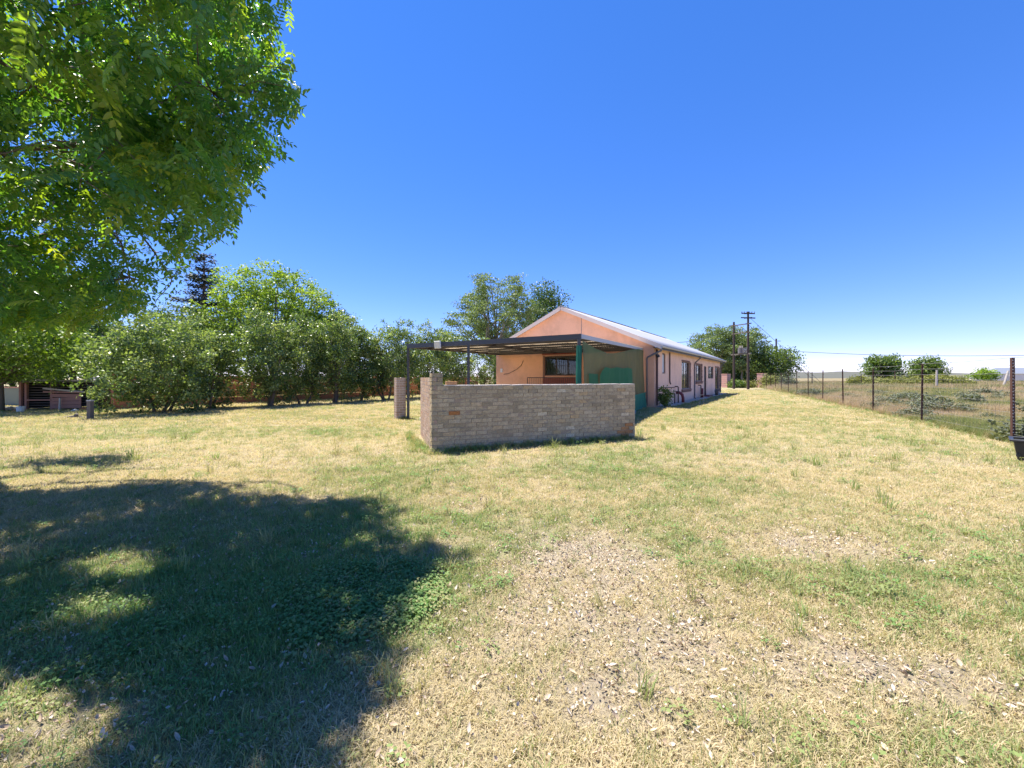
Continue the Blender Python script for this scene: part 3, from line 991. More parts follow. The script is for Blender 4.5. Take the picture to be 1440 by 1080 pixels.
# brick pillar by the carport post
pil = thing('brick_pillar', 'square face brick pillar beside the left carport post', 'pillar', gnd(562.5, 589.5), R(30))
pb = MB()
s = .34
for c in range(18):
    z = c * CP_ + BH / 2 - .03
    for q in range(4):
        a_ = math.pi / 2 * q
        ca, sa = math.cos(a_), math.sin(a_)
        for (xx, ww) in (((-.058, .222), (.117, .104)) if c % 2 else ((-.117, .104), (.058, .222))):
            x_, y_ = xx, -s / 2 + BW / 2
            pb.box((ca * x_ - sa * y_, sa * x_ + ca * y_, z), (ww, BW - .01 * (q % 2), BH), rz=a_)
o = pb.build('brick_courses', M['brick_warm'], pil); o['kind'] = 'stuff'
MB().bbox((-.163, -.163, -.1), (.163, .163, 18 * CP_ - .035)).build('mortar', M['mortar_light'], pil)

# steel railing under the gable window and a small frame to its left
def railing(name, label, p0, p1, z0, z1, nb, m):
    t = thing(name, label, 'railing', p0)
    d = p1 - p0
    MB().beam((0, 0, z1), (d.x, d.y, z1), .04, .04).build('top_rail', m, t)
    MB().beam((0, 0, z0), (d.x, d.y, z0), .03, .03).build('bottom_rail', m, t)
    for q in range(nb + 1):
        w_ = .04 if q in (0, nb) else .024
        x_, y_ = d.x * q / nb, d.y * q / nb
        MB().bbox((x_ - w_ / 2, y_ - w_ / 2, 0.06 if q in (0, nb) else z0 + .016), (x_ + w_ / 2, y_ + w_ / 2, z1 - .021)).build('upright' if q in (0, nb) else 'bar', m, t)
gp = lambda y, off: HOUSE + HW * y - HL * off
railing('steel_railing', 'dark steel railing with upright bars below the barred gable window', gp(7.0, .8), gp(3.6, .8), .25, 1.5, 26, M['dark'])
railing('small_railing', 'thin rusty railing at the left corner of the gable wall', gp(9.6, 1.0), gp(8.95, 2.2), .3, 1.47, 3, M['rust'])

# ------------------------------------------------------------------ wire fence
fence = thing('wire_fence', 'wire mesh fence on rusty iron posts along the right of the lawn', 'fence', fence_pt(9.3))
f0 = fence_pt(9.3)
fdir = (fence_pt(20) - fence_pt(10)).normalized()
fposts = [9.15 + 4.1 * i for i in range(13)]
pm = M['rust']
spot = bpy.data.materials.new('perforated_rust'); spot.use_nodes = True
n_, l_ = spot.node_tree.nodes, spot.node_tree.links
b_ = n_['Principled BSDF']; b_.inputs['Roughness'].default_value = .8
ti = MB().bbox((-.03, -.004, -.3), (.03, .004, 2.0)).bbox((-.004, -.034, -.3), (.004, -.0042, 2.0)).mesh('post', pm)
near = MB().bbox((-.03, -.02, -.3), (.03, .02, 2.03)).mesh('post', pm)
for i, d in enumerate(fposts):
    p = fence_pt(d) - f0
    o = link('post', near if i == 0 else ti, fence, p)
    o.rotation_euler = (random.uniform(-.012, .012), random.uniform(-.015, .015), random.uniform(0, .5) if i else 0)
    o.scale = (1.1, 1.1, random.uniform(.95, 1.0))
    if i == 0:      # bolt holes and wire ties up the nearest post
        for z in np.arange(.25, 1.98, .075):
            MB().box((0, 0, 0), (.02, .046, .02)).build('wire_tie', M['mortar_light'], o, (-.012 + random.uniform(-.006, .006), 0, float(z)))
fend = fence_pt(fposts[-1]) - f0
fstart = fence_pt(2.5) - f0
for k, z in enumerate((1.96, 1.78, 1.6, 1.45, 1.2, .95, .7, .45, .2)):
    wt = MB()
    pts = [fstart + Vector((0, 0, z))]
    for d in [5.2] + fposts:
        a_ = fence_pt(d) - f0
        pts.append(a_ + Vector((0, 0, z)))
    full_pts = []
    for q in range(len(pts) - 1):
        full_pts.append(pts[q])
        full_pts.append(pts[q].lerp(pts[q + 1], .5) + Vector((0, 0, -.02 - .01 * (k < 2))))
    full_pts.append(pts[-1])
    wt.tube(full_pts, .0042 if k < 3 else .0028, 4, False).build('wire', M['wire'], fence)
mv = MB()
d = 3.0
side_f = Vector((0, 0, 1))
while d < 44:
    a_ = fence_pt(d) - f0
    w_ = .0018
    mv.add([a_ + Vector((-w_, 0, .2)), a_ + Vector((w_, 0, .2)), a_ + Vector((w_, 0, 1.45)), a_ + Vector((-w_, 0, 1.45))], [(0, 1, 2, 3)])
    d += .14
o = mv.build('mesh_wire', M['wire'], fence); o['kind'] = 'stuff'

# gate pillars at the end of the drive
def gate_pillar(label, p, h):
    t = thing('gate_pillar', label, 'pillar', p, R(30), 'gate pillars at the end of the drive')
    bevel(MB().bbox((-.45, -.45, -.1), (.45, .45, h - .08)).build('shaft', M['pillar_brick'], t), .01)
    bevel(MB().bbox((-.48, -.48, h - .079), (.48, .48, h)).build('cap', M['pillar_brick'], t), .01)
    jm = MB()
    for c in range(6):
        jm.bbox((-.456, -.456, .3 + c * .3), (.456, .456, .315 + c * .3))
    jm.build('joint', M['mortar'], t)
gate_pillar('pink gate pillar nearest the house at the end of the drive', G(1021, 60), 2.05)
gate_pillar('pink gate pillar where the wire fence ends', G(1071, 60.5), 2.15)

# ------------------------------------------------------------------ black bin by the fence
bp_ = G(1431, 7.06) + Vector((.62, -.785, 0)) * .33 + Vector((.785, .62, 0)) * .3
bn = thing('plastic_tub', 'black plastic tub with a wide rim by the nearest fence post', 'tub', bp_, R(-50))
tubm = MB()
def ring(w, h, z): return [(-w, -h, z), (w, -h, z), (w, h, z), (-w, h, z)]
tv = ring(.33, .23, -.01) + ring(.38, .27, .36) + ring(.35, .24, .36) + ring(.31, .21, .02)
tubm.add(tv, [(3, 2, 1, 0)] + [(a * 4 + i, a * 4 + (i + 1) % 4, a * 4 + 4 + (i + 1) % 4, a * 4 + 4 + i) for a in range(3) for i in range(4)] + [(12, 13, 14, 15)])
bevel(tubm.build('body', M['black'], bn), .012, 2)
rm = MB()
for (lo, hi) in (((-.43, -.32, .361), (.43, -.265, .40)), ((-.43, .265, .361), (.43, .32, .40)), ((-.43, -.264, .361), (-.375, .264, .40)), ((.375, -.264, .361), (.43, .264, .40))):
    rm.bbox(lo, hi)
bevel(rm.build('rim', M['black'], bn), .008)
MB().tube([(-.1, -.262, .27), (-.1, -.30, .26), (.1, -.30, .26), (.1, -.262, .27)], .012, 6).build('handle', M['black'], bn)
MB().tube([(-.33, -.245, .12), (-.33, -.285, .12)], .03, 8).build('plug', M['black'], bn)

# ------------------------------------------------------------------ power line
tp = thing('transformer_poles', 'pair of dark timber poles carrying a transformer platform', 'power pole', G(1052, 51))
x2 = G(1032, 53) - G(1052, 51)
MB().tube([(0, 0, -.3), (0, 0, 9.95)], [.17, .12], 10).build('pole', M['pole'], tp)
MB().tube([(x2.x, x2.y, -.3), (x2.x, x2.y, 8.9)], [.16, .12], 10).build('pole', M['pole'], tp)
for z, e0, e1, hh in ((8.4, -.35, .35, .13), (7.3, -.2, .1, .12), (4.55, -.3, .3, .18)):
    a_ = x2.normalized()
    MB().beam(Vector((0, -.16, z)) - a_ * e1, Vector((x2.x, x2.y - .16, z)) - a_ * e0 + a_ * .25, .1, hh).build('cross_beam', M['timber'], tp)
cd = Vector((.8, -.6, 0))
for z, w_ in ((9.72, .75), (9.15, .8)):
    MB().beam(Vector((-cd.x * w_, -cd.y * w_, z + .1)), Vector((cd.x * w_, cd.y * w_, z - .1)), .12, .14).build('cross_arm', M['pole'], tp)
    MB().beam(Vector((-cd.x * w_, cd.y * w_ * .6, z - .1)), Vector((cd.x * w_, -cd.y * w_ * .6, z + .1)), .1, .12).build('cross_arm', M['pole'], tp)
for k in range(6):
    q = (k - 2.5) / 2.5
    p = cd * (.7 * q)
    MB().tube([p + Vector((0, 0, 9.78 - .08 * q)), p + Vector((0, 0, 9.98 - .08 * q))], [.05, .035], 7).build('insulator', M['pipe'], tp)
for k in range(3):
    p = x2 * (.3 + .2 * k) + Vector((0, -.16, 7.36))
    MB().tube([p, p + Vector((0, 0, .28))], [.055, .04], 7).build('insulator', M['gutter'], tp)
ct = x2 * .52 + Vector((0, -.05, 5.05))
tr_ = MB().tube([ct + Vector((0, 0, -.4)), ct + Vector((0, 0, .32))], .34, 14).build('transformer_tank', M['pipe'], tp)
for k in range(7):
    q = x2.normalized() * ((k - 3) * .2)
    MB().beam(ct + q + Vector((0, -.4, -.36)), ct + q + Vector((0, -.4, .3)), .05, .12, (0, 1, 0)).build('cooling_fin', M['pipe'], tr_)
for k in range(3):
    q = x2.normalized() * ((k - 1) * .22)
    MB().tube([ct + q + Vector((0, 0, .32)), ct + q + Vector((0, 0, .62))], [.05, .035], 7).build('bushing', M['barge'], tr_)
# guy wires with their strain insulators
def guy(label, a, b, ins):
    t = thing('guy_wire', label, 'cable', (b.x, b.y, 0))
    o = Vector((b.x, b.y, 0))
    MB().tube([a - o, b - o], .022, 5).build('cable', M['dark'], t)
    for u in ins:
        p = a.lerp(b, u)
        dd = (b - a).normalized()
        MB().tube([p - dd * .14 - o, p - o, p + dd * .14 - o], [.04, .09, .04], 7).build('insulator', M['dark'], t)
pt = G(1052, 51)
guy('upper slanting guy wire of the transformer poles with one insulator', Vector((pt.x + .3, pt.y, 9.1)), Vector((G(1163, 57).x, 57, 0)), (.42,))
guy('lower slanting guy wire of the transformer poles with two insulators', Vector((pt.x, pt.y, 8.3)), Vector((G(1158, 56).x, 56, 0)), (.3, .5))
fp = thing('telegraph_pole', 'slim far pole standing behind the trees right of the transformer', 'power pole', G(1091.5, 95))
MB().tube([(0, 0, -.3), (0, 0, 10.8)], [.24, .17], 8).build('pole', M['pole'], fp)
MB().beam((-.1, -.2, 10.2), (.9, -.2, 10.2), .1, .12).build('cross_arm', M['pole'], fp)
fa = G(1093, 95, 8.0)
fb = Vector((118, 80, 6.4))
cv = MB().tube([Vector((0, 0, 0)).lerp(fb - fa, t) + Vector((0, 0, -4 * .9 * t * (1 - t))) for t in np.linspace(0, 1, 14)], .05, 5)
tag(cv.build('power_cable', M['dark'], None, fa), 'long power cable crossing the sky above the field', 'cable')
ra = HOUSE + HL * 21.9 + HW * 4.2 + Vector((0, 0, APEX - .45))
rb = Vector((G(1040, 51.5).x, 52, 8.3))
cv = MB().tube([Vector((0, 0, 0)).lerp(rb - ra, t) + Vector((0, 0, -4 * .5 * t * (1 - t))) for t in np.linspace(0, 1, 10)], .025, 5)
tag(cv.build('service_cable', M['dark'], None, ra), 'thin cable from the house roof to the transformer poles', 'cable')

# ------------------------------------------------------------------ left boundary: red wall, coop, posts
def hedge_pt(d, off=0.0):
    p = Vector((-14.9 + .64 * (d - 17), d, 0))
    return p + Vector((-.84, .54, 0)) * off
rw = thing('boundary_wall', 'orange red precast boundary wall behind the hedge', 'wall', hedge_pt(16.5, 4.2))
o0 = hedge_pt(16.5, 4.2)
dirw = (hedge_pt(40) - hedge_pt(20)).normalized()
for k in range(15):
    p = dirw * (k * 2.0)
    MB().beam((p.x, p.y, -.2), (p.x, p.y, 1.75), .16, .16, (1, 0, 0)).build('post', M['redwall'], rw)
    if k < 14:
        q = dirw * ((k + 1) * 2.0)
        for c in range(4):
            MB().beam((p.x + dirw.x * .085, p.y + dirw.y * .085, .2 + c * .4), (q.x - dirw.x * .085, q.y - dirw.y * .085, .2 + c * .4), .05, .385).build('panel', M['redwall'], rw)

co = thing('timber_coop', 'low dark slatted timber coop with a pink board hatch', 'coop', G(28, 18.3))
ex = G(140, 18.6) - G(28, 18.3)
ed = ex.normalized(); L_ = ex.length
crot = math.atan2(ed.y, ed.x)
co.rotation_euler = (0, 0, crot)
for x_ in (0.05, .28, 1.35, 2.5, L_ - .05):
    MB().bbox((x_ - .045, -.05, -.1), (x_ + .045, .05, 1.3)).build('post', M['timber_pink'] if x_ < 1.4 else M['timber_dark'], co)
for c in range(10):
    z = .1 + c * .118
    MB().box((L_ / 2, .08, z), (L_, .02, .028), ry=random.uniform(-.006, .006)).build('slat', M['timber'], co)
for c in range(6):
    z = .06 + c * .2
    MB().box((L_ / 2, 1.6, z + .1), (L_ + .1, .025, .205)).build('back_board', M['timber_dark'], co)
for x_ in (-.03, L_ + .03):
    for c in range(6):
        MB().box((x_, .82, .16 + c * .2), (.025, 1.5, .205)).build('end_board', M['timber_dark'], co)
MB().box((L_ / 2, .8, 1.34), (L_ + .3, 1.9, .05), rx=.03).build('roof', M['timber'], co)
MB().box((L_ / 2 + .3, -.1, 1.385), (L_ * .8, .09, .04), ry=.015).build('roof_batten', M['log'], co)
for c in range(4):
    MB().box((2.02, -.07, .16 + c * .17), (1.25, .025, .155), ry=random.uniform(-.02, .02)).build('hatch_board', M['timber_pink'], co)
MB().box((1.95, -.11, .92), (1.75, .05, .07), ry=.1).build('loose_plank', M['log'], co)
MB().box((1.9, -.12, .83), (1.6, .05, .06), ry=.02).build('loose_plank', M['timber_pink'], co)
MB().box((.82, -.06, .47), (1.06, .04, .06)).build('rail', M['timber_pink'], co)
MB().box((1.95, -.3, .25), (.06, .04, .65), ry=-.2, rx=-.25).build('prop', M['log'], co)
gz = thing('white_shelter', 'small shelter with a pale pyramid roof behind the coop', 'shelter', G(138, 27))
MB().add([(-.8, -.8, 1.2), (.8, -.8, 1.2), (.8, .8, 1.2), (-.8, .8, 1.2), (0, 0, 1.62)], [(0, 1, 4), (1, 2, 4), (2, 3, 4), (3, 0, 4), (3, 2, 1, 0)]).build('roof', M['roof'], gz)
for sx in (-.7, .7):
    for sy in (-.7, .7):
        MB().bbox((sx - .04, sy - .04, -.05), (sx + .04, sy + .04, 1.199)).build('post', M['timber'], gz)
gwl = thing('garden_wall', 'pale green garden wall at the far left behind a young tree', 'wall', G(-60, 21))
MB().bbox((0, 0, -.1), (3.4, .2, .95)).build('wall_panel', M['wall_green'], gwl)
MB().bbox((-.03, -.03, .951), (3.43, .23, 1.0)).build('coping', M['timber_pink'], gwl)
o = MB().tube([(0, 0, 0), (0, 0, .26)], [.12, .14], 12).build('bucket', M['white'], None, G(29, 17.2))
tag(o, 'white bucket standing by the left corner of the coop', 'bucket')
# post stub on the lawn edge
ps = thing('timber_post', 'short dark timber post with a pale top on the lawn edge', 'post', gnd(127, 590))
bevel(MB().bbox((-.07, -.07, -.1), (.07, .07, .66)).build('shaft', M['timber'], ps), .008)
MB().bbox((-.075, -.075, .661), (.075, .075, .70)).build('cap', M['gutter'], ps)
st = MB()
st.tube([(-.45, 0, .03), (0, .02, .06), (.3, .05, .03)], [.025, .05, .02], 6).tube([(0, 0, .02), (.05, 0, .16)], [.09, .05], 7)
tag(st.build('tree_stump', M['timber'], None, gnd(106, 588)), 'small dark stump with a fallen stick left of the short timber post', 'stump')
# rubble heap
def rock(r, seed, m):
    g = np.random.default_rng(seed)
    me = bpy.data.meshes.new('rock')
    import bmesh
    bm = bmesh.new()
    bmesh.ops.create_icosphere(bm, subdivisions=1, radius=r)
    for v in bm.verts:
        v.co *= .75 + .5 * g.random()
        v.co.z *= .6
    bm.to_mesh(me); bm.free()
    me.materials.append(m)
    return me
for k, (px, py, r_, m_, lb_) in enumerate(((4, 578, .28, 'white_wall', 'large pale rubble lump nearest the left picture edge'), (16, 577, .22, 'mortar_light', 'pale rubble lump next to the bucket by the coop'), (22, 579, .13, 'brick_orange', 'small reddish rubble piece in front of the bucket'), (118, 577, .2, 'brick_orange', 'reddish rubble lump at the right end of the coop'), (105, 579, .14, 'white_wall', 'small pale rubble piece in front of the coop slats'))):
    p = gnd(px, py)
    tag(link('rubble', rock(r_, k, M[m_]), None, (p.x, p.y, r_ * .3)), lb_, 'rubble', 'rubble around the coop')
# hoop of wire beside the house and coil by the door
hp = HOUSE + HL * 4.2 - HW * 1.35
o = MB().tube([(0, 0, -.05), (0, 0, .5), (.02, .02, .52), (.62, .86, .5), (.64, .9, .48), (.64, .9, -.05)], .012, 5).build('wire_hoop', M['log'], None, hp)
tag(o, 'thin pale wire hoop stuck in the grass beside the house', 'hoop')
hc = HOUSE + HL * 16.9 - HW * .45
cl = MB()
for k in range(4):
    cl.tube([(math.cos(a_) * .24, .05 * k + .02 * math.sin(3 * a_), .29 + math.sin(a_) * .24) for a_ in np.linspace(0, 2 * math.pi, 17)], .03, 6, False)
tag(cl.build('hose_coil', M['timber'], None, hc, HANG), 'dark coil of hose standing against the house wall past the door', 'hose')

# ------------------------------------------------------------------ far right: posts, wall, shed
def simple_post(label, p, h, m, lean=0, r_=.07):
    o = MB().tube([(0, 0, -.2), (0, 0, h)], [r_, r_ * .8], 7).build('field_post', m, None, p)
    o.rotation_euler = (0, lean, 0)
    tag(o, label, 'post', 'posts standing in the field')
simple_post('dark field post standing where the guy wires reach the ground', G(1142, 58), 2.3, M['pole'])
simple_post('thin field post left of the two field trees', G(1211, 62), 2.0, M['pole'])
simple_post('field post just right of the dark leafy field tree', G(1258.5, 62), 2.5, M['rust'])
simple_post('upright bleached log post between the field trees and the nearest fence post', G(1317, 50), 2.45, M['log'], .02, .13)
simple_post('leaning bleached log post seen just left of the nearest fence post', G(1410, 52), 2.5, M['log'], .3, .13)
ww = thing('white_boundary_wall', 'long white wall far across the field at the right edge', 'wall', G(1365, 125))
MB().bbox((0, 0, -.2), (70, .3, 2.3)).build('wall_panel', M['white_wall'], ww)
for k in range(12):
    MB().bbox((k * 6, -.12, -.2), (k * 6 + .4, -.002, 2.45)).build('pier', M['white_wall'], ww)
sh = thing('farm_shed', 'far farm shed with a grey blue pitched roof behind the white wall', 'shed', G(1404, 150), R(-8))
MB().bbox((0, 0, -.2), (26, 9, 2.9)).build('wall', M['white_wall'], sh)
MB().add([(-.6, -.6, 2.85), (26.6, -.6, 2.85), (26.6, 4.5, 5.3), (-.6 + 3.5, 4.5, 5.3), (26.6, 9.6, 2.85), (-.6, 9.6, 2.85)], [(0, 1, 2, 3), (3, 2, 4, 5), (0, 3, 5)]).build('roof', M['roof_grey'], sh)
o = MB().box((0, 0, .12), (1.6, .5, .25), ry=.04).build('fallen_slab', M['log'], None, G(1273, 44), .15)
bevel(o, .02); tag(o, 'pale slab lying in the field grass', 'slab')

# ------------------------------------------------------------------ foliage
def rand_unit(n, g):
    v = g.normal(size=(n, 3))
    return v / np.linalg.norm(v, axis=1, keepdims=True)

def leaf_quads(c, ax, nrm, ln, wd):
    """diamond leaves: c base, ax axis, nrm normal"""
    sd = np.cross(ax, nrm)
    sd /= np.linalg.norm(sd, axis=1, keepdims=True) + 1e-9
    nn = np.cross(sd, ax)
    ln = ln[:, None]; wd = wd[:, None]
    v = np.stack([c, c + ax * ln * .45 + sd * wd + nn * wd * .25, c + ax * ln, c + ax * ln * .45 - sd * wd + nn * wd * .25], 1)
    return v.reshape(-1, 3)

def crown(name, g, lobes, n_clump, per, spread, leaf, m, flat=1.0, up=.5, shell=.55, tint=(.2, .8), droop=0.0):
    """lobes: (centre, radii) list. returns mesh"""
    vol = np.array([r[0] * r[1] * r[2] for _, r in lobes]) ** .75
    pick = g.choice(len(lobes), n_clump, p=vol / vol.sum())
    C = np.array([c for c, _ in lobes], float)[pick]
    Rr = np.array([r for _, r in lobes], float)[pick]
    u = rand_unit(n_clump, g)
    rad = shell + (1 - shell) * g.random(n_clump) ** .6
    cc = C + u * Rr * rad[:, None] * (1 + .12 * g.normal(size=(n_clump, 1)))
    ct = tint[0] + (tint[1] - tint[0]) * g.random(n_clump)
    c = np.repeat(cc, per, 0)
    off = g.normal(size=(len(c), 3)) * spread
    off[:, 2] *= flat
    c = c + off
    outd = np.repeat(u, per, 0)
    nrm = rand_unit(len(c), g) + np.array([0, 0, up]) + outd * .35
    nrm /= np.linalg.norm(nrm, axis=1, keepdims=True)
    ax = rand_unit(len(c), g) + outd * .3 + np.array([0, 0, -droop])
    ax -= nrm * (ax * nrm).sum(1, keepdims=True) * .8
    ax /= np.linalg.norm(ax, axis=1, keepdims=True)
    ln = leaf * (.7 + .6 * g.random(len(c)))
    v = leaf_quads(c, ax, nrm, ln, ln * (.26 + .08 * g.random(len(c))))
    f = np.arange(len(v)).reshape(-1, 4)
    tv = np.repeat(ct, per) + g.normal(size=len(c)) * .13
    return np_mesh(name, v, f, [m], {'v': np.clip(tv, 0, 1)}), cc

def branches(g, base, tips, r0, fork, sub=0.0, n=6, bend=.25):
    """tapered trunk to a fork point and limbs to the tips"""
    mb = MB()
    base, fork = Vector(base), Vector(fork)
    mid = base.lerp(fork, .5) + Vector((g.normal() * .06, g.normal() * .06, 0)) * (fork - base).length
    mb.tube([base - Vector((0, 0, .15)), base + Vector((0, 0, .1)), mid, fork], [r0 * 1.35, r0 * 1.05, r0 * .85, r0 * .7], 9)
    for t in tips:
        t = Vector(t)
        d = (t - fork).length
        s0 = fork.lerp(mid, g.random() * .5)
        m1 = s0.lerp(t, .4) + Vector((g.normal(), g.normal(), abs(g.normal()) * .6)) * d * bend * .3
        m2 = s0.lerp(t, .72) + Vector((g.normal(), g.normal(), g.normal() * .5)) * d * bend * .25
        rr = r0 * .5 * min(1, .4 + d / 8)
        mb.tube([s0, m1, m2, t], [rr, rr * .65, rr * .38, rr * .12], n, False)
    return mb

LG = {
 'bush': ramp_mat('leaf_glossy_shrub', [(0, (.06, .10, .033)), (.5, (.16, .235, .075)), (.85, (.27, .345, .115)), (1, (.37, .41, .18))], rough=.36, transl=.42, spec=.6, tcol=(1.3, 1.35, .6)),
 'lime': ramp_mat('leaf_lime', [(0, (0.090, 0.157, 0.026)), (.5, (0.180, 0.284, 0.037)), (1, (0.360, 0.466, 0.067))], rough=.5, transl=.38),
 'mid': ramp_mat('leaf_mid', [(0, (0.052, 0.086, 0.028)), (.5, (0.103, 0.172, 0.038)), (1, (0.224, 0.293, 0.069))], rough=.45, transl=.3),
 'pale': ramp_mat('leaf_pale_acacia', [(0, (0.070, 0.107, 0.044)), (.5, (0.139, 0.199, 0.071)), (1, (0.278, 0.355, 0.142))], rough=.5, transl=.3),
 'dark': ramp_mat('leaf_dark', [(0, (0.022, 0.053, 0.019)), (.6, (0.056, 0.112, 0.026)), (1, (0.141, 0.206, 0.047))], rough=.4, transl=.25),
 'cedar': ramp_mat('needle_cedar', [(0, (0.022, 0.035, 0.029)), (.6, (0.051, 0.072, 0.058)), (1, (0.120, 0.136, 0.104))], rough=.7, transl=.08),
 'grey': ramp_mat('leaf_grey_shrub', [(0, (0.069, 0.085, 0.056)), (.5, (0.131, 0.150, 0.094)), (1, (0.237, 0.250, 0.163))], rough=.7, transl=.2),
 'yellow': ramp_mat('leaf_yellow_scrub', [(0, (0.120, 0.144, 0.036)), (.5, (0.216, 0.228, 0.060)), (1, (0.336, 0.324, 0.108))], rough=.7, transl=.25),
}

def tree(name, label, px, d, h, w, kind, bark='bark', n_clump=500, per=14, leaf=.14, spread=.28, lobes_n=9, base_z=.28, seed=1,
         group=None, cat='tree', r0=.16, depth=None, flat=.7, fork=.3, up=.5, lean=0.0, tint=(.2, .8), stems=1, loc=None, shell=.55, lobe_r=(.30, .46), limbs=True, droop=0.):
    """w, h overall width and height of the crown top, crown starts at base_z*h"""
    g = np.random.default_rng(seed)
    p = loc if loc is not None else G(px, d)
    t = thing(name, label, cat, p, 0, group)
    dep = depth or w
    z0 = h * base_z
    lobes = [((lean * .5, 0, (h + z0) / 2), (w * .33, dep * .33, (h - z0) * .36))]
    for i in range(lobes_n):
        a_ = 2 * math.pi * (i * .618 + g.random() * .15)
        zt = (i + .5) / lobes_n
        rr = math.sin(math.pi * (.12 + .80 * zt)) ** .7
        lr = lobe_r[0] + (lobe_r[1] - lobe_r[0]) * g.random()
        sx = w / 2 * (1 - lr * .75) * rr * (.75 + .3 * g.random())
        sy = dep / 2 * (1 - lr * .75) * rr * (.75 + .3 * g.random())
        rz = min(w, h - z0) / 2 * lr
        zc = z0 + rz * .6 + (h - z0 - rz * 1.5) * zt
        lobes.append(((math.cos(a_) * sx + lean * zt, math.sin(a_) * sy, zc), (w / 2 * lr, dep / 2 * lr, rz)))
    me, cc = crown(name + '_crown', g, lobes, n_clump, per, spread, leaf, LG[kind], flat, up, shell, tint, droop)
    link('crown', me, t)
    tips = [cc[i] for i in g.choice(len(cc), min(len(cc), 26 if limbs else 8), replace=False)] + [l_[0] for l_ in lobes[1:]]
    for s_ in range(stems):
        bx = Vector((g.normal() * .18, g.normal() * .18, 0)) if stems > 1 else Vector((0, 0, 0))
        fk = Vector((bx.x * 2.2 + lean * .2, bx.y * 2.2, max(h * fork, .4)))
        sub = tips[s_::stems]
        branches(g, bx, sub, r0 if stems == 1 else r0 * .7, fk).build('trunk', M[bark], t, smooth=True)
    return t

# hedge of glossy shrubs on the left
HD = [(16.9, 4.4, 5.3, 11), (18.6, 4.3, 3.0, 12), (20.6, 4.9, 3.4, 13), (22.3, 5.2, 3.2, 14), (23.7, 5.35, 3.2, 15), (25.4, 5.0, 3.1, 16), (26.9, 4.9, 3.2, 17), (28.6, 5.5, 3.6, 18), (30.6, 5.2, 3.4, 19), (33.0, 5.0, 3.6, 20), (36.0, 4.9, 4.0, 21), (39.5, 5.0, 4.2, 22)]
ORD = ['widest glossy shrub of the hedge, nearest the short timber post', 'second glossy hedge shrub from the left', 'third glossy hedge shrub from the left, with a thick pale trunk', 'fourth glossy hedge shrub from the left', 'fifth glossy hedge shrub from the left', 'sixth glossy hedge shrub from the left', 'seventh glossy hedge shrub from the left', 'eighth glossy hedge shrub from the left, the last one clear of the carport', 'hedge shrub directly behind the left carport post', 'hedge shrub seen between the left and middle carport posts', 'hedge shrub just left of the middle carport post', 'farthest hedge shrub beside the left corner of the house']
for i, (d, h, w_, s_) in enumerate(HD):
    off = [0, .9, 0, .4, -.2, .3, -.2, .4, 0, .3, 0, 0][i]
    tree('hedge_shrub', ORD[i], 0, d, h * (1.0, .92, 1.04, .97, 1.03, .97)[i % 6] * (1.1 if i > 5 else 1.0), w_ * (.96 if i == 0 else .93), 'bush', n_clump=680 if i == 0 else 420 if i < 6 else 300, per=30 if i < 6 else 26, leaf=.115 if i < 5 else .13, spread=.12, lobes_n=15, base_z=.0 if i == 0 else .06, seed=s_,
         group='glossy shrubs of the left hedge', cat='shrub', r0=.13 if i == 2 else .09, fork=.2, loc=hedge_pt(d, off), stems=3, shell=.82, tint=(.0, 1.), up=.55, flat=.9, lobe_r=(.26, .42))
# trees behind the hedge
tree('leafy_tree', 'large bright lime green tree rising behind the hedge', 383, 28, 9.4, 8.6, 'lime', n_clump=950, per=32, leaf=.17, spread=.17, lobes_n=20, shell=.8, seed=31, r0=.2, base_z=.22, tint=(.1, .9), up=.8)
tree('leafy_tree', 'yellow green tree overhanging the left end of the coop', 40, 19.5, 5.0, 7.6, 'lime', n_clump=800, per=26, leaf=.14, spread=.2, lobes_n=15, shell=.6, seed=32, r0=.12, base_z=.27, tint=(.0, .6), up=.6, loc=Vector((-22.6, 17.6, 0)))
tree('leafy_tree', 'dark leafy tree in the shade behind the coop', 105, 27, 7.4, 8.0, 'dark', n_clump=520, per=24, leaf=.2, spread=.36, lobes_n=10, seed=33, base_z=.16)
tree('leafy_tree', 'dark tree at the far left behind the pale green garden wall', -20, 27, 8.0, 9.0, 'mid', n_clump=520, per=22, leaf=.2, spread=.36, lobes_n=10, seed=34, base_z=.14)
tree('leafy_tree', 'mid green tree between the hedge shrubs and the lime green tree', 255, 23.5, 5.9, 5.4, 'mid', n_clump=560, per=26, leaf=.14, spread=.18, lobes_n=12, shell=.7, seed=35, base_z=.2, tint=(.3, 1))
tree('leafy_tree', 'dull green tree stepping down right of the lime green tree', 462, 29, 6.9, 4.6, 'mid', n_clump=460, per=26, leaf=.14, spread=.18, lobes_n=10, shell=.7, seed=36, base_z=.2)
tree('acacia_tree', 'tall pale airy tree behind the left half of the roof', 697, 44, 13.1, 10.5, 'pale', 'bark_pale', n_clump=820, per=38, leaf=.18, spread=.28, lobes_n=26, seed=37, r0=.3, base_z=.26, flat=.35, fork=.28, shell=.45, lobe_r=(.14, .26), tint=(.15, .9))
tree('leafy_tree', 'dense dark green tree peeping over the gable peak', 768, 52, 13.9, 7.4, 'dark', n_clump=520, per=24, leaf=.26, spread=.4, lobes_n=10, seed=38, base_z=.25, tint=(.4, 1))
tree('acacia_tree', 'small pale tree left of the tall airy tree, behind the carport', 628, 46, 7.7, 4.6, 'pale', 'bark_pale', n_clump=200, per=24, leaf=.22, spread=.36, lobes_n=8, seed=39, base_z=.2, flat=.5)
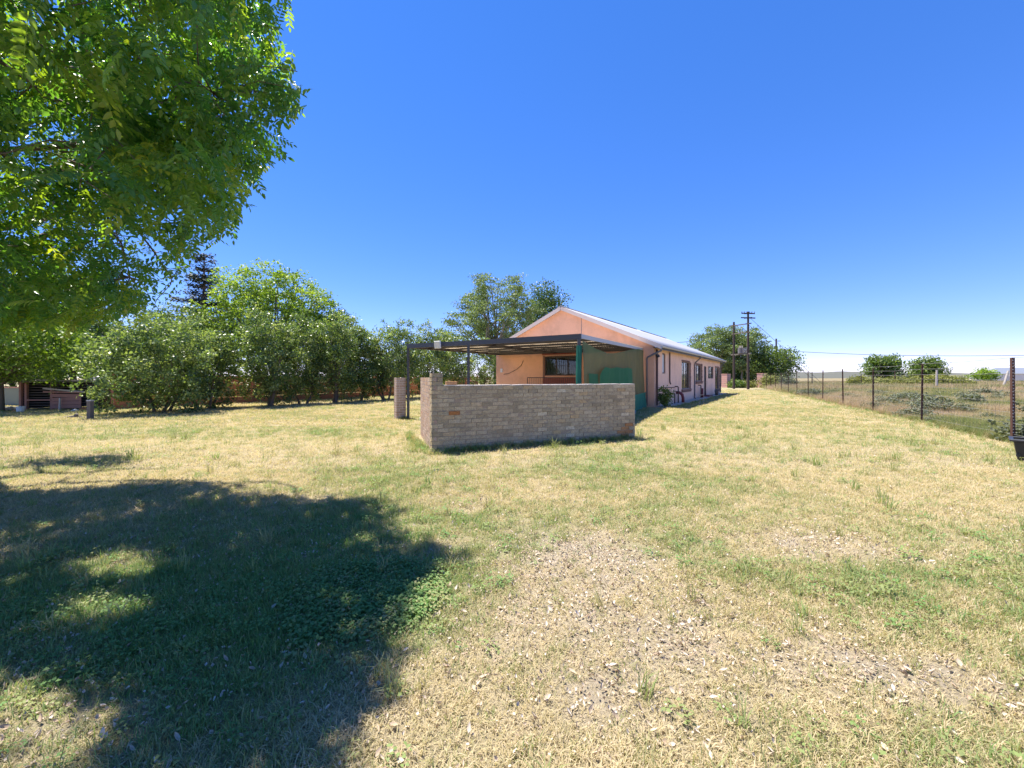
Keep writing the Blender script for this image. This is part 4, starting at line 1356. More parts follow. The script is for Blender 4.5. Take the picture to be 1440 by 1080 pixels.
for k, (px, d, h, w_, lb_) in enumerate(((-150, 34, 7.5, 10, 'far left background tree partly outside the picture'), (20, 40, 7.0, 11, 'background tree seen under the yellow green tree'), (135, 42, 7.4, 10, 'background tree rising behind the pale shelter roof'), (215, 40, 6.8, 10, 'background tree behind the widest hedge shrub'), (560, 62, 6.8, 13, 'far tree showing over the hedge near the carport'))):
    tree('background_tree', lb_, px, d, h, w_, 'dark', n_clump=420, per=22, leaf=.28, spread=.36, lobes_n=11, seed=140 + k, base_z=.02, group='background trees on the left', limbs=False, shell=.6)
# cedar with flat tiers
g = np.random.default_rng(5)
cd_ = thing('cedar_tree', 'dark blue green cedar with flat tiers behind the lime green tree', 'tree', G(287, 36))
lob = []
for k in range(13):
    z = 3.0 + k * .76
    rr = 3.5 * (1 - (k / 13.5)) + .5
    for q in range(5):
        a_ = q * 1.257 + k * .9 + g.random() * .4
        r_ = rr * (.62 + .25 * g.random())
        lob.append(((math.cos(a_) * r_ * .7, math.sin(a_) * r_ * .7, z + g.normal() * .12), (r_ * .62, r_ * .62, .16)))
me, cc = crown('cedar_crown', g, lob, 1500, 16, .2, .2, LG['cedar'], .3, 1.6, .3, (.1, .9))
link('crown', me, cd_)
tb = MB().tube([(0, 0, -.2), (0, 0, 6), (0, 0, 12.4)], [.3, .2, .04], 9)
for l_ in lob:
    tb.tube([(0, 0, l_[0][2] - .25), l_[0]], [.06, .02], 5, False)
tb.build('trunk', M['bark'], cd_, smooth=True)
# trees around the gate
AC = dict(bark='bark_pale', flat=.35, shell=.4, lobe_r=(.13, .24), cat='tree', stems=2)
tree('acacia_tree', 'tall airy flat topped tree behind the far end of the house', 1012, 74, 11.3, 12.5, 'pale', n_clump=560, per=34, leaf=.26, spread=.38, lobes_n=26, seed=41, r0=.3, base_z=.24, **AC)
tree('acacia_tree', 'airy tree rising behind the transformer poles', 1046, 70, 10.6, 9, 'pale', n_clump=400, per=34, leaf=.26, spread=.38, lobes_n=22, seed=42, r0=.28, base_z=.26, **AC)
tree('leafy_tree', 'rounded green tree to the right of the transformer poles', 1088, 68, 6.9, 8.2, 'mid', n_clump=420, per=24, leaf=.3, spread=.46, lobes_n=10, seed=43, base_z=.12, tint=(.35, 1), flat=.6)
tree('leafy_tree', 'low dark tree at the foot of the airy trees by the gate', 1040, 80, 5.2, 9, 'dark', n_clump=300, per=22, leaf=.34, spread=.5, lobes_n=8, seed=44, base_z=.06)
tree('leafy_tree', 'low dark tree hidden behind the house end and the nearer gate pillar', 990, 82, 6.2, 9, 'dark', n_clump=300, per=22, leaf=.34, spread=.5, lobes_n=8, seed=45, base_z=.06)
# field trees
tree('field_tree', 'dark leafy tree with spreading branches standing in the field', 1243, 68, 5.5, 6.2, 'mid', n_clump=190, per=26, leaf=.34, spread=.38, lobes_n=13, seed=51, base_z=.25, stems=3, shell=.5, flat=.5, tint=(.2, .9), lobe_r=(.2, .34))
tree('field_tree', 'rounder green tree to the right of the dark field tree', 1304, 74, 5.4, 5.8, 'mid', n_clump=320, per=24, leaf=.3, spread=.4, lobes_n=10, seed=52, base_z=.12, stems=2, tint=(.3, 1))
tree('field_tree', 'tiny far tree beside the white wall', 1384, 118, 4.2, 6.0, 'lime', n_clump=90, per=20, leaf=.5, spread=.5, lobes_n=6, seed=53, base_z=.1)
for k, (px, d, w_, h) in enumerate(((1212, 64, 5, 1.5), (1235, 62, 5, 1.3), (1268, 63, 5.4, 1.5), (1288, 66, 5, 1.7), (1322, 65, 5.5, 1.9), (1346, 66, 5.0, 1.5))):
    tree('scrub_bush', ['yellow scrub bush left of the dark field tree', 'yellow scrub bush under the dark field tree', 'yellow scrub bush between the two field trees', 'yellow scrub bush under the rounder field tree', 'yellow scrub bush behind the bleached upright log', 'yellow scrub bush at the right end of the scrub band'][k], px, d, h, w_, 'yellow', n_clump=150, per=22, leaf=.26, spread=.36, lobes_n=6, seed=60 + k, base_z=.0, group='yellow scrub bushes in the field', cat='bush', r0=.05, fork=.1, limbs=False)
# greenery round the gate
for k, (px, d, w_, h, kd, lb_) in enumerate(((1036, 58, 2.2, .95, 'mid', 'bright weed bush between the gate pillars on the left'), (1050, 59, 2.4, .8, 'yellow', 'green weed bush between the gate pillars in the middle'), (1084, 57, 3.0, 1.9, 'yellow', 'yellow bush beside the right gate pillar'), (1104, 56, 3.2, 1.5, 'grey', 'dull green bush along the far fence'))):
    tree('gate_bush', lb_, px, d, h, w_, kd, n_clump=110, per=20, leaf=.22, spread=.3, lobes_n=5, seed=70 + k, base_z=0, cat='bush', r0=.04, fork=.1, limbs=False, group='bushes round the gate')
# weed at the corner of the house
cw = HOUSE + HL * .55 - HW * .35
tree('corner_weed', 'green weed bush growing against the front corner of the house', 0, 0, 1.05, .75, 'mid', n_clump=70, per=16, leaf=.1, spread=.1, lobes_n=5, seed=80, base_z=0, cat='bush', r0=.02, fork=.2, loc=cw, limbs=False)

# grey-green shrubs beyond the fence: many alike, each a thing of its own
gs_src = []
for k in range(4):
    g = np.random.default_rng(90 + k)
    lobs = [((g.normal() * .28, g.normal() * .28, .28 + .12 * g.random()), (.3, .3, .28)) for _ in range(5)]
    me, _ = crown('grey_shrub', g, lobs, 60, 20, .09, .1, LG['grey'], 1.2, .9, .35, (.1, .9))
    gs_src.append(me)
g = np.random.default_rng(99)
cnt = 0
sx_ = []
shrubs = []
for tries in range(4000):
    if cnt >= 46: break
    d = 9 + 26 * g.random() ** 1.1
    x = fence_pt(d).x + .3 + 13 * g.random() ** 1.5 * (.4 + d / 30)
    px = 720 + 560 * x / d
    py = HZ + 840 / d
    if px > 1500 or px < 1120: continue
    dens = fbm(np.array(x * .35), np.array(d * .35), 77)
    if dens < .47: continue
    if d < 13 and g.random() < .5: continue
    if any((x - a_) ** 2 + (d - b2) ** 2 < 1.3 for a_, b2 in sx_): continue
    sx_.append((x, d))
    cnt += 1
    o = link('grey_shrub', gs_src[cnt % 4], None, (x, d, -.05), g.random() * 6.28)
    s_ = (.5 + .55 * g.random()) * (1.0 if d > 14 else .85)
    o.scale = (s_ * 1.15, s_ * 1.15, s_ * (.75 + .3 * g.random()))
    gap = sum(1 for q in fposts if 720 + 560 * fence_pt(q).x / q > px)
    shrubs.append((gap, d, o))
ORDN = ['', 'second ', 'third ', 'fourth ', 'fifth ', 'sixth ', 'seventh ', 'eighth ', 'ninth ', 'tenth ', 'eleventh ', 'twelfth ', 'thirteenth ', 'fourteenth ', 'fifteenth ', 'sixteenth ', 'seventeenth ', 'eighteenth ', 'nineteenth ', 'twentieth ', 'twenty-first ', 'twenty-second ', 'twenty-third ', 'twenty-fourth ', 'twenty-fifth ', 'twenty-sixth ', 'twenty-seventh ', 'twenty-eighth ', 'twenty-ninth ', 'thirtieth ']
PN = ['first', 'second', 'third', 'fourth', 'fifth', 'sixth', 'seventh', 'eighth', 'ninth', 'tenth', 'eleventh', 'twelfth', 'thirteenth', 'fourteenth']
for gap in sorted({q[0] for q in shrubs}):
    for r_, (_, _, o) in enumerate(sorted((q for q in shrubs if q[0] == gap), key=lambda q: q[1])):
        where = 'right of the first fence post' if gap == 0 else 'between the %s and %s fence posts' % (PN[gap - 1], PN[gap])
        tag(o, 'grey green field shrub seen %s, %snearest there' % (where, ORDN[min(r_, 29)]), 'shrub', 'grey shrubs beyond the fence')

# ------------------------------------------------------------------ big tree overhead on the left
g = np.random.default_rng(21)
TB = Vector((-9.5, 6.4, 0))
big = thing('overhanging_tree', 'large tree with drooping feathery leaves overhanging the lawn at left', 'tree', TB)
SIL = [(-3000, -10), (404, -10), (412, 22), (400, 60), (392, 80), (418, 96), (428, 130), (432, 165), (430, 200), (414, 220), (368, 232), (374, 252), (391, 268), (386, 288), (350, 300), (335, 312), (332, 338), (302, 350), (284, 370), (262, 383), (240, 398), (228, 422), (196, 440), (150, 452), (110, 466), (60, 474), (-3000, 485)]
SHD = [(-3000, 2500), (-3000, 690), (0, 692), (100, 690), (190, 681), (280, 678), (368, 682), (380, 693), (470, 696), (585, 706), (578, 724), (540, 731), (600, 757), (672, 770), (655, 795), (615, 830), (595, 860), (575, 890), (557, 940), (546, 990), (522, 1040), (500, 1100), (430, 2500)]
SHD2 = [(-3000, 640), (165, 637), (205, 650), (150, 662), (-3000, 684)]
FLECK = [(165, 797, 62, 17), (138, 860, 62, 20), (45, 1030, 115, 62)]
def allowed(p, jit=0.0):
    """keep the crown inside the outline and the cast shade that the tree has"""
    x, y, z = p[:, 0], p[:, 1], p[:, 2]
    ok = np.ones(len(p), bool)
    yy = np.maximum(y, .2)
    u, v = 720 + F * x / yy, HZ - F * (z - CH) / yy
    u = u + g.normal(size=len(p)) * jit; v = v + g.normal(size=len(p)) * jit
    inf = (y > .2) & (u > -20) & (u < 1460) & (v > -8) & (v < 1100)
    ok &= ~inf | inpoly(u, v, SIL)
    near_cam = np.sqrt(x * x + y * y + (z - CH) ** 2) < 1.9
    ok &= ~near_cam
    gx_, gy_ = x + SHX * z, y + SHY * z
    g2 = np.maximum(gy_, .3)
    u2, v2 = 720 + F * gx_ / g2, HZ + F * CH / g2
    u2 = u2 + g.normal(size=len(p)) * jit * .8; v2 = v2 + g.normal(size=len(p)) * jit * .5
    inf2 = (gy_ > .3) & (u2 > -30) & (u2 < 1460) & (v2 < 1150)
    okS = inpoly(u2, v2, SHD) | inpoly(u2, v2, SHD2)
    for (a_, b2, rx, ry) in FLECK:
        okS &= ((u2 - a_) / rx) ** 2 + ((v2 - b2) / ry) ** 2 > 1
    ok &= ~inf2 | okS
    ok &= ~((gy_ <= .3) & (gx_ > -.4))
    return ok
# boughs spread through an egg-shaped crown, leaf clusters along each bough
N = 5000
u = rand_unit(N, g)
bc = np.array([-6.6, 5.0, 5.6]) + u * np.array([5.3, 4.2, 3.7]) * (.3 + .7 * g.random(N) ** .5)[:, None]
bc = bc[(bc[:, 2] > 2.3) & (bc[:, 2] < 7.1) & (bc[:, 1] > 1.35) & (bc[:, 0] > -9.2)]
bc = bc[allowed(bc, 6)]
pick = [np.array([-2.5, 4.85, 6.55]), np.array([-2.75, 4.9, 7.2]), np.array([-2.6, 4.4, 6.3])]
for (a_, b2) in ((430, 1040), (345, 1010), (470, 960), (260, 970), (400, 930), (60, 722), (170, 735), (300, 1060), (30, 900)):
    q = gnd(a_, b2)
    for z in (5.6, 6.4, 4.8):
        p = np.array([[q.x - SHX * z, q.y - SHY * z, z]])
        if allowed(p)[0]:
            pick.append(p[0])
            break
for p in bc:
    if len(pick) >= 152: break
    if min(((p - q) ** 2 * np.array([1, 1, 1.6])).sum() for q in pick) > .62 ** 2:
        pick.append(p)
print('BOUGHS', len(pick))
bc = np.array(pick)
KB = 15
cc = np.repeat(bc, KB, 0)
ba = np.repeat(g.random(len(bc)) * 6.283, KB)
r1, r2 = g.normal(size=len(cc)) * .42, g.normal(size=len(cc)) * .26
cc = cc + np.stack([np.cos(ba) * r1 - np.sin(ba) * r2, np.sin(ba) * r1 + np.cos(ba) * r2, g.normal(size=len(cc)) * .16 - .35 * np.abs(r1)], -1)
cc = cc[allowed(cc, 5)]
# feathery leaf sprays
def spray(g, n_pair=6, length=.40, leaf=.092, w=.017):
    vs, fs, k = [], [], 0
    for i in range(n_pair * 2 + 1):
        t = (i // 2 + .7) / (n_pair + .7) if i < n_pair * 2 else 1.0
        s_ = 0 if i == n_pair * 2 else (1 if i % 2 else -1)
        base = np.array([length * t, 0, -.22 * length * t * t])
        ang = s_ * (1.0 + .15 * g.normal())
        ax = np.array([math.cos(ang), math.sin(ang), -.45 + .15 * g.normal()])
        ax /= np.linalg.norm(ax)
        nrm = np.array([.1 * g.normal(), .1 * g.normal() + .25 * s_, 1.])
        sd = np.cross(nrm, ax); sd /= np.linalg.norm(sd)
        nn = np.cross(ax, sd)
        L = leaf * (.8 + .3 * g.random()) * (1 - .25 * abs(t - .55))
        W = w * (.9 + .3 * g.random())
        pts = [base, base + ax * L * .3 + sd * W + nn * W * .3, base + ax * L * .68 + sd * W * .8 + nn * W * .25 , base + ax * L - nn * L * .06,
               base + ax * L * .68 - sd * W * .8 + nn * W * .25, base + ax * L * .3 - sd * W + nn * W * .3]
        vs += pts
        fs += [(k, k + 1, k + 2, k + 3), (k, k + 3, k + 4, k + 5)]
        k += 6
    a_, b2 = np.array([0, 0, 0.]), np.array([length, 0, -.22 * length])
    vs += [a_ + [0, .003, 0], a_ - [0, .003, 0], b2 - [0, .0015, 0], b2 + [0, .0015, 0]]
    fs.append((k, k + 1, k + 2, k + 3))
    return np.array(vs), np.array(fs)
temps = [spray(g, n_pair=n_) for n_ in (6, 7, 8, 7)]
PER = 7
cen = np.repeat(cc, PER, 0)
n_s = len(cen)
az = g.random(n_s) * 2 * np.pi
pitch = np.radians(-5 - 50 * g.random(n_s) + 25 * (g.random(n_s) < .25))
roll = g.normal(size=n_s) * .5
base = cen + g.normal(size=(n_s, 3)) * np.array([.12, .12, .10])
dirs = np.stack([np.cos(az) * np.cos(pitch), np.sin(az) * np.cos(pitch), np.sin(pitch)], -1)
scl = .68 + .4 * g.random(n_s)
keep = allowed(base + dirs * (.46 * scl)[:, None], 6) & allowed(base + dirs * (.22 * scl)[:, None], 5)
V, Fq, TV = [], [], []
o_ = 0
tint_c = np.repeat(g.random(len(cc)), PER)
tsel = g.integers(0, 4, n_s)
for k in range(4):
    s_ = keep & (tsel == k)
    tv, tf = temps[k]
    ca, sa, cp2, sp, cr_, sr = np.cos(az[s_]), np.sin(az[s_]), np.cos(pitch[s_]), np.sin(pitch[s_]), np.cos(roll[s_]), np.sin(roll[s_])
    ex_ = np.stack([ca * cp2, sa * cp2, sp], -1)
    ey0 = np.stack([-sa, ca, np.zeros_like(ca)], -1)
    ez0 = np.cross(ex_, ey0)
    ey = ey0 * cr_[:, None] + ez0 * sr[:, None]
    ez = np.cross(ex_, ey)
    vv = (tv[None, :, 0, None] * ex_[:, None] + tv[None, :, 1, None] * ey[:, None] + tv[None, :, 2, None] * ez[:, None]) * scl[s_][:, None, None] + base[s_][:, None]
    m_ = vv.shape[0]
    V.append(vv.reshape(-1, 3))
    Fq.append((tf[None] + (np.arange(m_) * len(tv))[:, None, None] + o_).reshape(-1, 4))
    o_ += m_ * len(tv)
    TV.append(np.clip(np.repeat(tint_c[s_] * .6 + .2 + g.normal(size=m_) * .12, len(tf)), 0, 1))
M['bigleaf'] = ramp_mat('leaf_feathery', [(0, (.06, .175, .075)), (.45, (.10, .245, .08)), (.8, (.21, .34, .06)), (1, (.34, .40, .07))], rough=.3, transl=.56, spec=.65, tcol=(1.8, 1.6, .3))
me = np_mesh('crown', np.concatenate(V) - np.array(TB), np.concatenate(Fq), [M['bigleaf']], {'v': np.concatenate(TV)})
link('crown', me, big)
# trunk, limbs, twigs
tk = MB()
fork = Vector((-9.3, 6.2, 2.6))
tk.tube([TB - Vector((0, 0, .2)), TB + Vector((.0, 0, .3)), TB.lerp(fork, .6) + Vector((.1, 0, 0)), fork], [.42, .33, .28, .26], 12)
# a few main limbs, side branches off them, twigs off those
def wig(a_, e, rr0, rr1, sag, n=6, amp=.07):
    d_ = (e - a_).length
    pts = []
    for q in range(n + 1):
        t = q / n
        w_ = math.sin(math.pi * t)
        pts.append(a_.lerp(e, t) + Vector((g.normal(), g.normal(), g.normal())) * d_ * amp * w_ + Vector((0, 0, sag * d_ * w_)))
    tk.tube(pts, [rr0 + (rr1 - rr0) * (q / n) ** .8 for q in range(n + 1)], 7 if rr0 > .03 else 4, False)
    return pts
lp = []
for (ex_, ey_, ez_) in ((-4.6, 4.6, 7.6), (-5.6, 7.0, 6.4), (-6.6, 3.2, 7.8), (-8.2, 5.2, 9.0), (-5.4, 5.4, 5.0), (-7.2, 7.4, 4.4), (-9.0, 4.2, 7.5), (-7.6, 3.4, 4.6)):
    lp += wig(fork, Vector((ex_, ey_, ez_)), .10, .025, .06)[2:]
lq = np.array([list(p) for p in lp])
sub = []
order = g.permutation(len(cc))
for i in order[:70]:
    k = np.argmin(((lq - cc[i]) ** 2).sum(1))
    e = Vector(cc[i])
    if (e - lp[k]).length < 3.2:
        sub += wig(lp[k], e, .03, .008, .05, 5, .06)[1:]
lq = np.array([list(p) for p in sub])
for i in order[70:900]:
    k = np.argmin(((lq - cc[i]) ** 2).sum(1))
    e = Vector(cc[i])
    if .1 < (e - sub[k]).length < 1.1:
        wig(sub[k], e, .009, .004, .06, 3, .08)
tk.v = [tuple(Vector(q) - TB) for q in tk.v]
tk.build('trunk', M['bark'], big, smooth=True)

# ------------------------------------------------------------------ grass, litter
def proto_collection(name, meshes):
    c = bpy.data.collections.new(name)
    for i, me in enumerate(meshes):
        o = bpy.data.objects.new('%s_%02d' % (name, i), me)
        c.objects.link(o)
    return c
def scatter(name, pts, rot, scl, idx_, tint, coll, label=None, cat=None):
    me = bpy.data.meshes.new(name)
    me.vertices.add(len(pts))
    me.vertices.foreach_set('co', np.asarray(pts, np.float32).ravel())
    for nm, ty, key, arr in (('rot', 'FLOAT_VECTOR', 'vector', rot), ('scl', 'FLOAT_VECTOR', 'vector', scl), ('idx', 'INT', 'value', idx_), ('tint', 'FLOAT', 'value', tint)):
        a_ = me.attributes.new(nm, ty, 'POINT')
        a_.data.foreach_set(key, np.asarray(arr, np.int32 if ty == 'INT' else np.float32).ravel())
    ng = bpy.data.node_groups.new(name + '_nodes', 'GeometryNodeTree')
    ng.interface.new_socket('Geometry', in_out='INPUT', socket_type='NodeSocketGeometry')
    ng.interface.new_socket('Geometry', in_out='OUTPUT', socket_type='NodeSocketGeometry')
    nn, ll = ng.nodes, ng.links
    gi, go = nn.new('NodeGroupInput'), nn.new('NodeGroupOutput')
    ci = nn.new('GeometryNodeCollectionInfo')
    ci.inputs['Collection'].default_value = coll
    ci.inputs['Separate Children'].default_value = True
    ci.inputs['Reset Children'].default_value = True
    ip = nn.new('GeometryNodeInstanceOnPoints')
    ip.inputs['Pick Instance'].default_value = True
    def na(nm, ty):
        q = nn.new('GeometryNodeInputNamedAttribute')
        q.data_type = ty
        q.inputs['Name'].default_value = nm
        return q.outputs['Attribute']
    ll.new(gi.outputs[0], ip.inputs['Points'])
    ll.new(ci.outputs[0], ip.inputs['Instance'])
    ll.new(na('idx', 'INT'), ip.inputs['Instance Index'])
    ll.new(na('rot', 'FLOAT_VECTOR'), ip.inputs['Rotation'])
    ll.new(na('scl', 'FLOAT_VECTOR'), ip.inputs['Scale'])
    ll.new(ip.outputs[0], go.inputs[0])
    o = link(name, me)
    md = o.modifiers.new('scatter', 'NODES')
    md.node_group = ng
    tag(o, label, cat, kind='stuff')
    return o

M['blade'] = ramp_mat('grass_blade', [(0, (.61, .51, .34)), (.25, (.48, .40, .23)), (.5, (.34, .335, .16)), (.75, (.25, .325, .115)), (1, (.165, .295, .095))], 'tint', 'INSTANCER', .6, .38, .25, tcol=(1.25, 1.25, .7))
M['veldblade'] = ramp_mat('veld_blade', [(0, (.50, .37, .26)), (.4, (.42, .34, .19)), (.7, (.29, .29, .11)), (1, (.18, .22, .07))], 'tint', 'INSTANCER', .7, .3, .2, tcol=(1.2, 1.2, .8))
M['deadleaf'] = ramp_mat('dead_leaf', [(0, (.38, .28, .19)), (.4, (.48, .38, .28)), (.8, (.58, .49, .39)), (.93, (.62, .55, .47)), (1, (.66, .58, .50))], 'tint', 'INSTANCER', .7, .1, .3, tcol=(1, .9, .7))

def tuft(g, nb, hmin, hmax, lean0, lean1, rad, wd, m, curve=.5):
    vs, fq, ft = [], [], []
    for i in range(nb):
        a_ = g.random() * 2 * math.pi
        r_ = rad * math.sqrt(g.random())
        b0 = np.array([math.cos(a_) * r_, math.sin(a_) * r_, -.005])
        da = g.random() * 2 * math.pi
        dr = np.array([math.cos(da), math.sin(da), 0])
        le = lean0 + (lean1 - lean0) * g.random()
        h = hmin + (hmax - hmin) * g.random()
        sd = np.array([-dr[1], dr[0], 0]) * wd * (.7 + .6 * g.random())
        m_ = b0 + (dr * math.sin(le * .8) + np.array([0, 0, math.cos(le * .8)])) * h * .55
        t_ = m_ + (dr * math.sin(le + curve) + np.array([0, 0, math.cos(le + curve)])) * h * .45
        t_[2] = max(t_[2], .004)
        k = len(vs)
        vs += [b0 - sd / 2, b0 + sd / 2, m_ + sd * .4, m_ - sd * .4, t_]
        fq.append((k, k + 1, k + 2, k + 3)); ft.append((k + 3, k + 2, k + 4))
    return np_mesh('tuft', np.array(vs), [np.array(fq), np.array(ft)], [m])
def broad(g, nl, m, ln=.05):
    vs, fq = [], []
    for i in range(nl):
        a_ = g.random() * 6.283
        r_ = .07 * math.sqrt(g.random())
        b0 = np.array([math.cos(a_) * r_, math.sin(a_) * r_, .015 + .05 * g.random()])
        da = g.random() * 6.283
        ax = np.array([math.cos(da), math.sin(da), .1 + .5 * g.random()]); ax /= np.linalg.norm(ax)
        sd = np.array([-math.sin(da), math.cos(da), .2 * g.normal()])
        L, W = ln * (.6 + .6 * g.random()), ln * .3
        k = len(vs)
        vs += [b0, b0 + ax * L * .5 + sd * W, b0 + ax * L - np.array([0, 0, .01]), b0 + ax * L * .5 - sd * W]
        fq.append((k, k + 1, k + 2, k + 3))
    return np_mesh('broadleaf', np.array(vs), np.array(fq), [m])
g = np.random.default_rng(3)
bl = M['blade']
meshes = [tuft(g, 16, .03, .075, .5, 1.35, .07, .0034, bl) for _ in range(3)]            # 0-2 mown, matted
meshes += [tuft(g, 16, .035, .085, .1, .9, .055, .004, bl) for _ in range(3)]             # 3-5 upright
meshes += [broad(g, 26, bl, .024), broad(g, 22, bl, .03)]                                 # 6-7 broad leaves
meshes += [tuft(g, 18, .10, .2, .1, .8, .04, .0055, bl, .6)]                              # 8 tall tuft
meshes += [tuft(g, 34, .04, .10, .2, 1.2, .16, .009, bl) for _ in range(2)]               # 9-10 coarse, for far
gcol = proto_collection('lawn_tuft', meshes)

HC = HOUSE
def blocked(x, y):
    """inside walls, slab, house"""
    s_ = (x - HC.x) * HL.x + (y - HC.y) * HL.y
    t_ = (x - HC.x) * HW.x + (y - HC.y) * HW.y
    bl_ = (s_ > -.05) & (s_ < HLEN) & (t_ > -.68) & (t_ < HWID)
    a_ = (x - WALL.x) * WDIR.x + (y - WALL.y) * WDIR.y
    b2 = (x - WALL.x) * WNRM.x + (y - WALL.y) * WNRM.y
    bl_ |= (a_ > -.0) & (a_ < WLEN) & (b2 > 0.0) & (b2 < .23)
    bl_ |= (a_ > -.0) & (a_ < .23) & (b2 > 0.0) & (b2 < RET)
    bl_ |= inpoly(x, y, [(p.x, p.y) for p in slab_pts])
    return bl_
def wedge(n, d0, d1, gg, k=1.36, add=1.2):
    d = np.sqrt(d0 ** 2 + (d1 ** 2 - d0 ** 2) * gg.random(n))
    return (gg.random(n) * 2 - 1) * (k * d + add), d
PX, RO, SCv, IX, TI = [], [], [], [], []
for (n_, d0, d1, base_i, s0, s1) in ((26000, .9, 3.2, 0, .75, 1.25), (32000, 3.2, 6.5, 0, .85, 1.35), (26000, 6.5, 12, 0, 1.1, 1.8), (24000, 12, 22, 9, .8, 1.3), (20000, 22, 48, 9, 1.1, 2.0)):
    x, y = wedge(n_, d0, d1, g)
    k = ~blocked(x, y) & (veld_mask(x, y) < .5 + .3 * (g.random(n_) - .5))
    x, y = x[k], y[k]
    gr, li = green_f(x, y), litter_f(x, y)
    k = g.random(len(x)) > li * .6
    x, y, gr, li = x[k], y[k], gr[k], li[k]
    m_ = len(x)
    r_ = g.random(m_)
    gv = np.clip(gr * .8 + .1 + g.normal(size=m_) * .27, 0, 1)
    if base_i == 0:
        ix = np.where(gv > .5, 3 + (r_ * 3).astype(int), (r_ * 3).astype(int))
        tall = fbm(x * 1.5, y * 1.5, 44)
        q = g.random(m_)
        ix = np.where((q < .05) & (gv > .45), 6 + (r_ * 2).astype(int), ix)
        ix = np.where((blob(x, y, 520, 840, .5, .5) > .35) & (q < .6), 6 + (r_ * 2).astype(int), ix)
        ix = np.where((q > .994) & (tall > .5), 8, ix)
        gv = np.where(ix >= 6, np.clip(gv + .15, .5, 1), gv)
        gv = np.where(ix == 8, .3 + .5 * r_, gv)
    else:
        ix = 9 + (r_ * 2).astype(int)
    sc_ = (s0 + (s1 - s0) * g.random(m_)) * (1 - .35 * li)
    PX.append(np.stack([x, y, ground_z(x, y)], -1))
    RO.append(np.stack([g.normal(size=m_) * .12, g.normal(size=m_) * .12, g.random(m_) * 6.283], -1))
    SCv.append(np.stack([sc_, sc_, sc_ * (.7 + .5 * g.random(m_))], -1))
    IX.append(ix); TI.append(gv)
# longer grass that the mower missed: along the brick wall, pillar and fence
for (a_, b2, n_, sp_) in ((WALL - WNRM * .08, WEND - WNRM * .08, 420, .07), (WALL + WDIR * -.08, WALL + WNRM * RET + WDIR * -.08, 160, .08), (fence_pt(6), fence_pt(57), 1500, .25), (pil.location + Vector((.15, -.25, 0)), pil.location + Vector((.35, -.05, 0)), 50, .1), (HOUSE - HW * .8, HOUSE - HW * .8 + HL * 20, 350, .15)):
    t = g.random(n_)
    x = a_.x + (b2.x - a_.x) * t + g.normal(size=n_) * sp_
    y = a_.y + (b2.y - a_.y) * t + g.normal(size=n_) * sp_
    k = ~blocked(x, y); x, y = x[k], y[k]; m_ = len(x)
    sc_ = .6 + .7 * g.random(m_)
    PX.append(np.stack([x, y, ground_z(x, y)], -1))
    RO.append(np.stack([g.normal(size=m_) * .1, g.normal(size=m_) * .1, g.random(m_) * 6.283], -1))
    SCv.append(np.stack([sc_, sc_, sc_], -1)); IX.append(np.where(g.random(m_) < .7, 8, 4)); TI.append(np.clip(.62 + .22 * g.normal(size=m_), 0, 1))
scatter('lawn_grass', np.concatenate(PX), np.concatenate(RO), np.concatenate(SCv), np.concatenate(IX), np.concatenate(TI), gcol,
        'short half dry mown grass covering the lawn', 'grass')

# fallen leaves
def dead(g, m):
    L, W = .025 * (.5 + .9 * g.random()), .0035 + .0045 * g.random()
    k = .35 + .5 * g.random()
    vs = [(0, 0, 0), (L * .33, W, .3 * W + .004), (L * .7, W * .75, .010 * k), (L, 0, .016 * k), (L * .7, -W * .75, .012 * k), (L * .33, -W, .4 * W), (L * .5, 0, -.004)]
    return np_mesh('dead_leaf', np.array(vs), [np.array([(0, 6, 2, 1), (0, 5, 4, 6)]), np.array([(6, 3, 2), (6, 4, 3)])], [m])
dcol = proto_collection('fallen_leaf', [dead(g, M['deadleaf']) for _ in range(8)])
x, y = wedge(300000, .9, 8.5, g)
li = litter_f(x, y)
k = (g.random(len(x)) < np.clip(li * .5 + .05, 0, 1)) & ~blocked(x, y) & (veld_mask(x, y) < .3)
x, y = x[k], y[k]; m_ = len(x)
sc_ = .55 + .75 * g.random(m_)
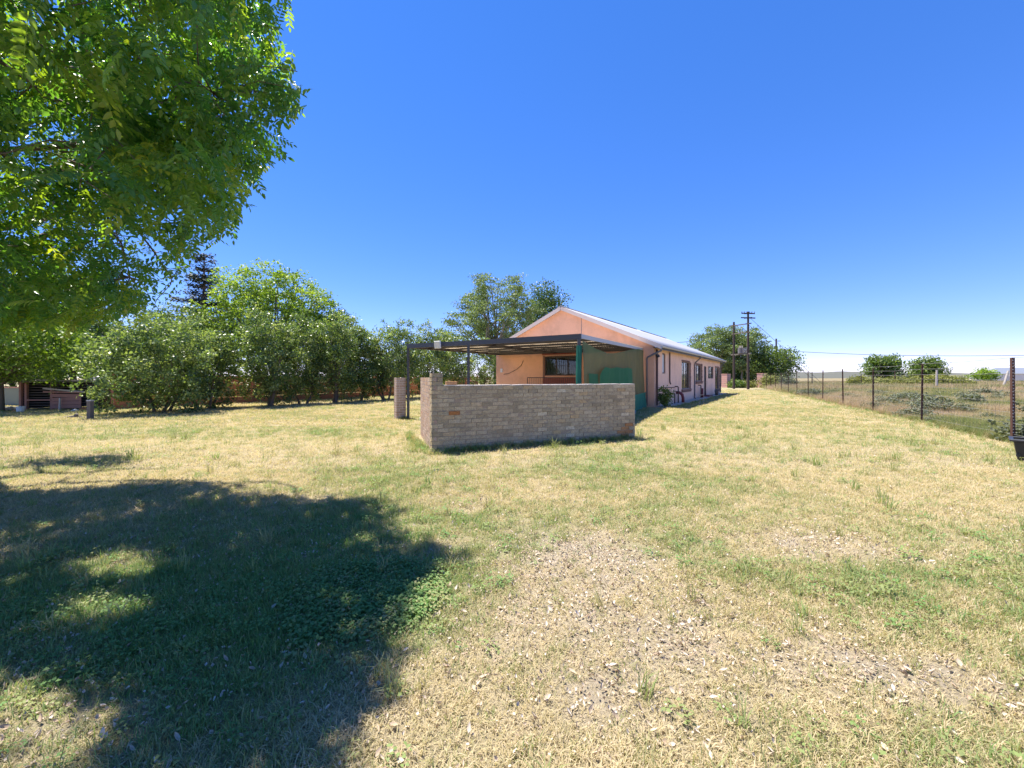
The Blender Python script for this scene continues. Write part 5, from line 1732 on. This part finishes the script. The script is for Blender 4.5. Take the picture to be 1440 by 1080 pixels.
scatter('leaf_litter', np.stack([x, y, ground_z(x, y) + .012 + .015 * g.random(m_)], -1), np.stack([g.normal(size=m_) * .35, g.normal(size=m_) * .35, g.random(m_) * 6.283], -1),
        np.stack([sc_, sc_ * (.7 + .6 * g.random(m_)), sc_], -1), (g.random(m_) * 8).astype(int), g.random(m_), dcol, 'pale dry fallen leaves scattered over the lawn', 'leaves')

# veld grass beyond the fence
vcol = proto_collection('veld_tuft', [tuft(g, 26, .18, .5, .05, .6, .12, .007, M['veldblade'], .35) for _ in range(3)] + [tuft(g, 40, .25, .6, .05, .55, .35, .016, M['veldblade'], .3) for _ in range(2)])
PX, RO, SCv, IX, TI = [], [], [], [], []
for (n_, d0, d1, i0, s0, s1) in ((26000, 5, 16, 0, .25, .6), (40000, 16, 40, 0, .6, 1.1), (36000, 40, 110, 3, .9, 1.5)):
    d = np.sqrt(d0 ** 2 + (d1 ** 2 - d0 ** 2) * g.random(n_))
    lo = 13.9 + FENCE_K * (d - 13.8)
    x = lo - .1 + (1.45 * d + 3 - lo) * g.random(n_)
    k = (veld_mask(x, d) > .45) & (x > lo - .4)
    x, y = x[k], d[k]
    m_ = len(x)
    nz = fbm(x * .25, y * .25, 61)
    tv = np.clip((nz - .5) * 2.2 + .44 + .12 * np.clip((26 - y) / 20, 0, 1) + g.normal(size=m_) * .25, 0, 1)
    sc_ = (s0 + (s1 - s0) * g.random(m_)) * (.55 + .9 * fbm(x * .5, y * .5, 63))
    PX.append(np.stack([x, y, x * 0], -1))
    RO.append(np.stack([g.normal(size=m_) * .1, g.normal(size=m_) * .1, g.random(m_) * 6.283], -1))
    SCv.append(np.stack([sc_, sc_, sc_ * (.7 + .4 * g.random(m_))], -1)); IX.append(i0 + (g.random(m_) * (3 if i0 == 0 else 2)).astype(int)); TI.append(tv)
scatter('veld_grass', np.concatenate(PX), np.concatenate(RO), np.concatenate(SCv), np.concatenate(IX), np.concatenate(TI), vcol,
        'tall rough brown grass of the open field', 'grass')
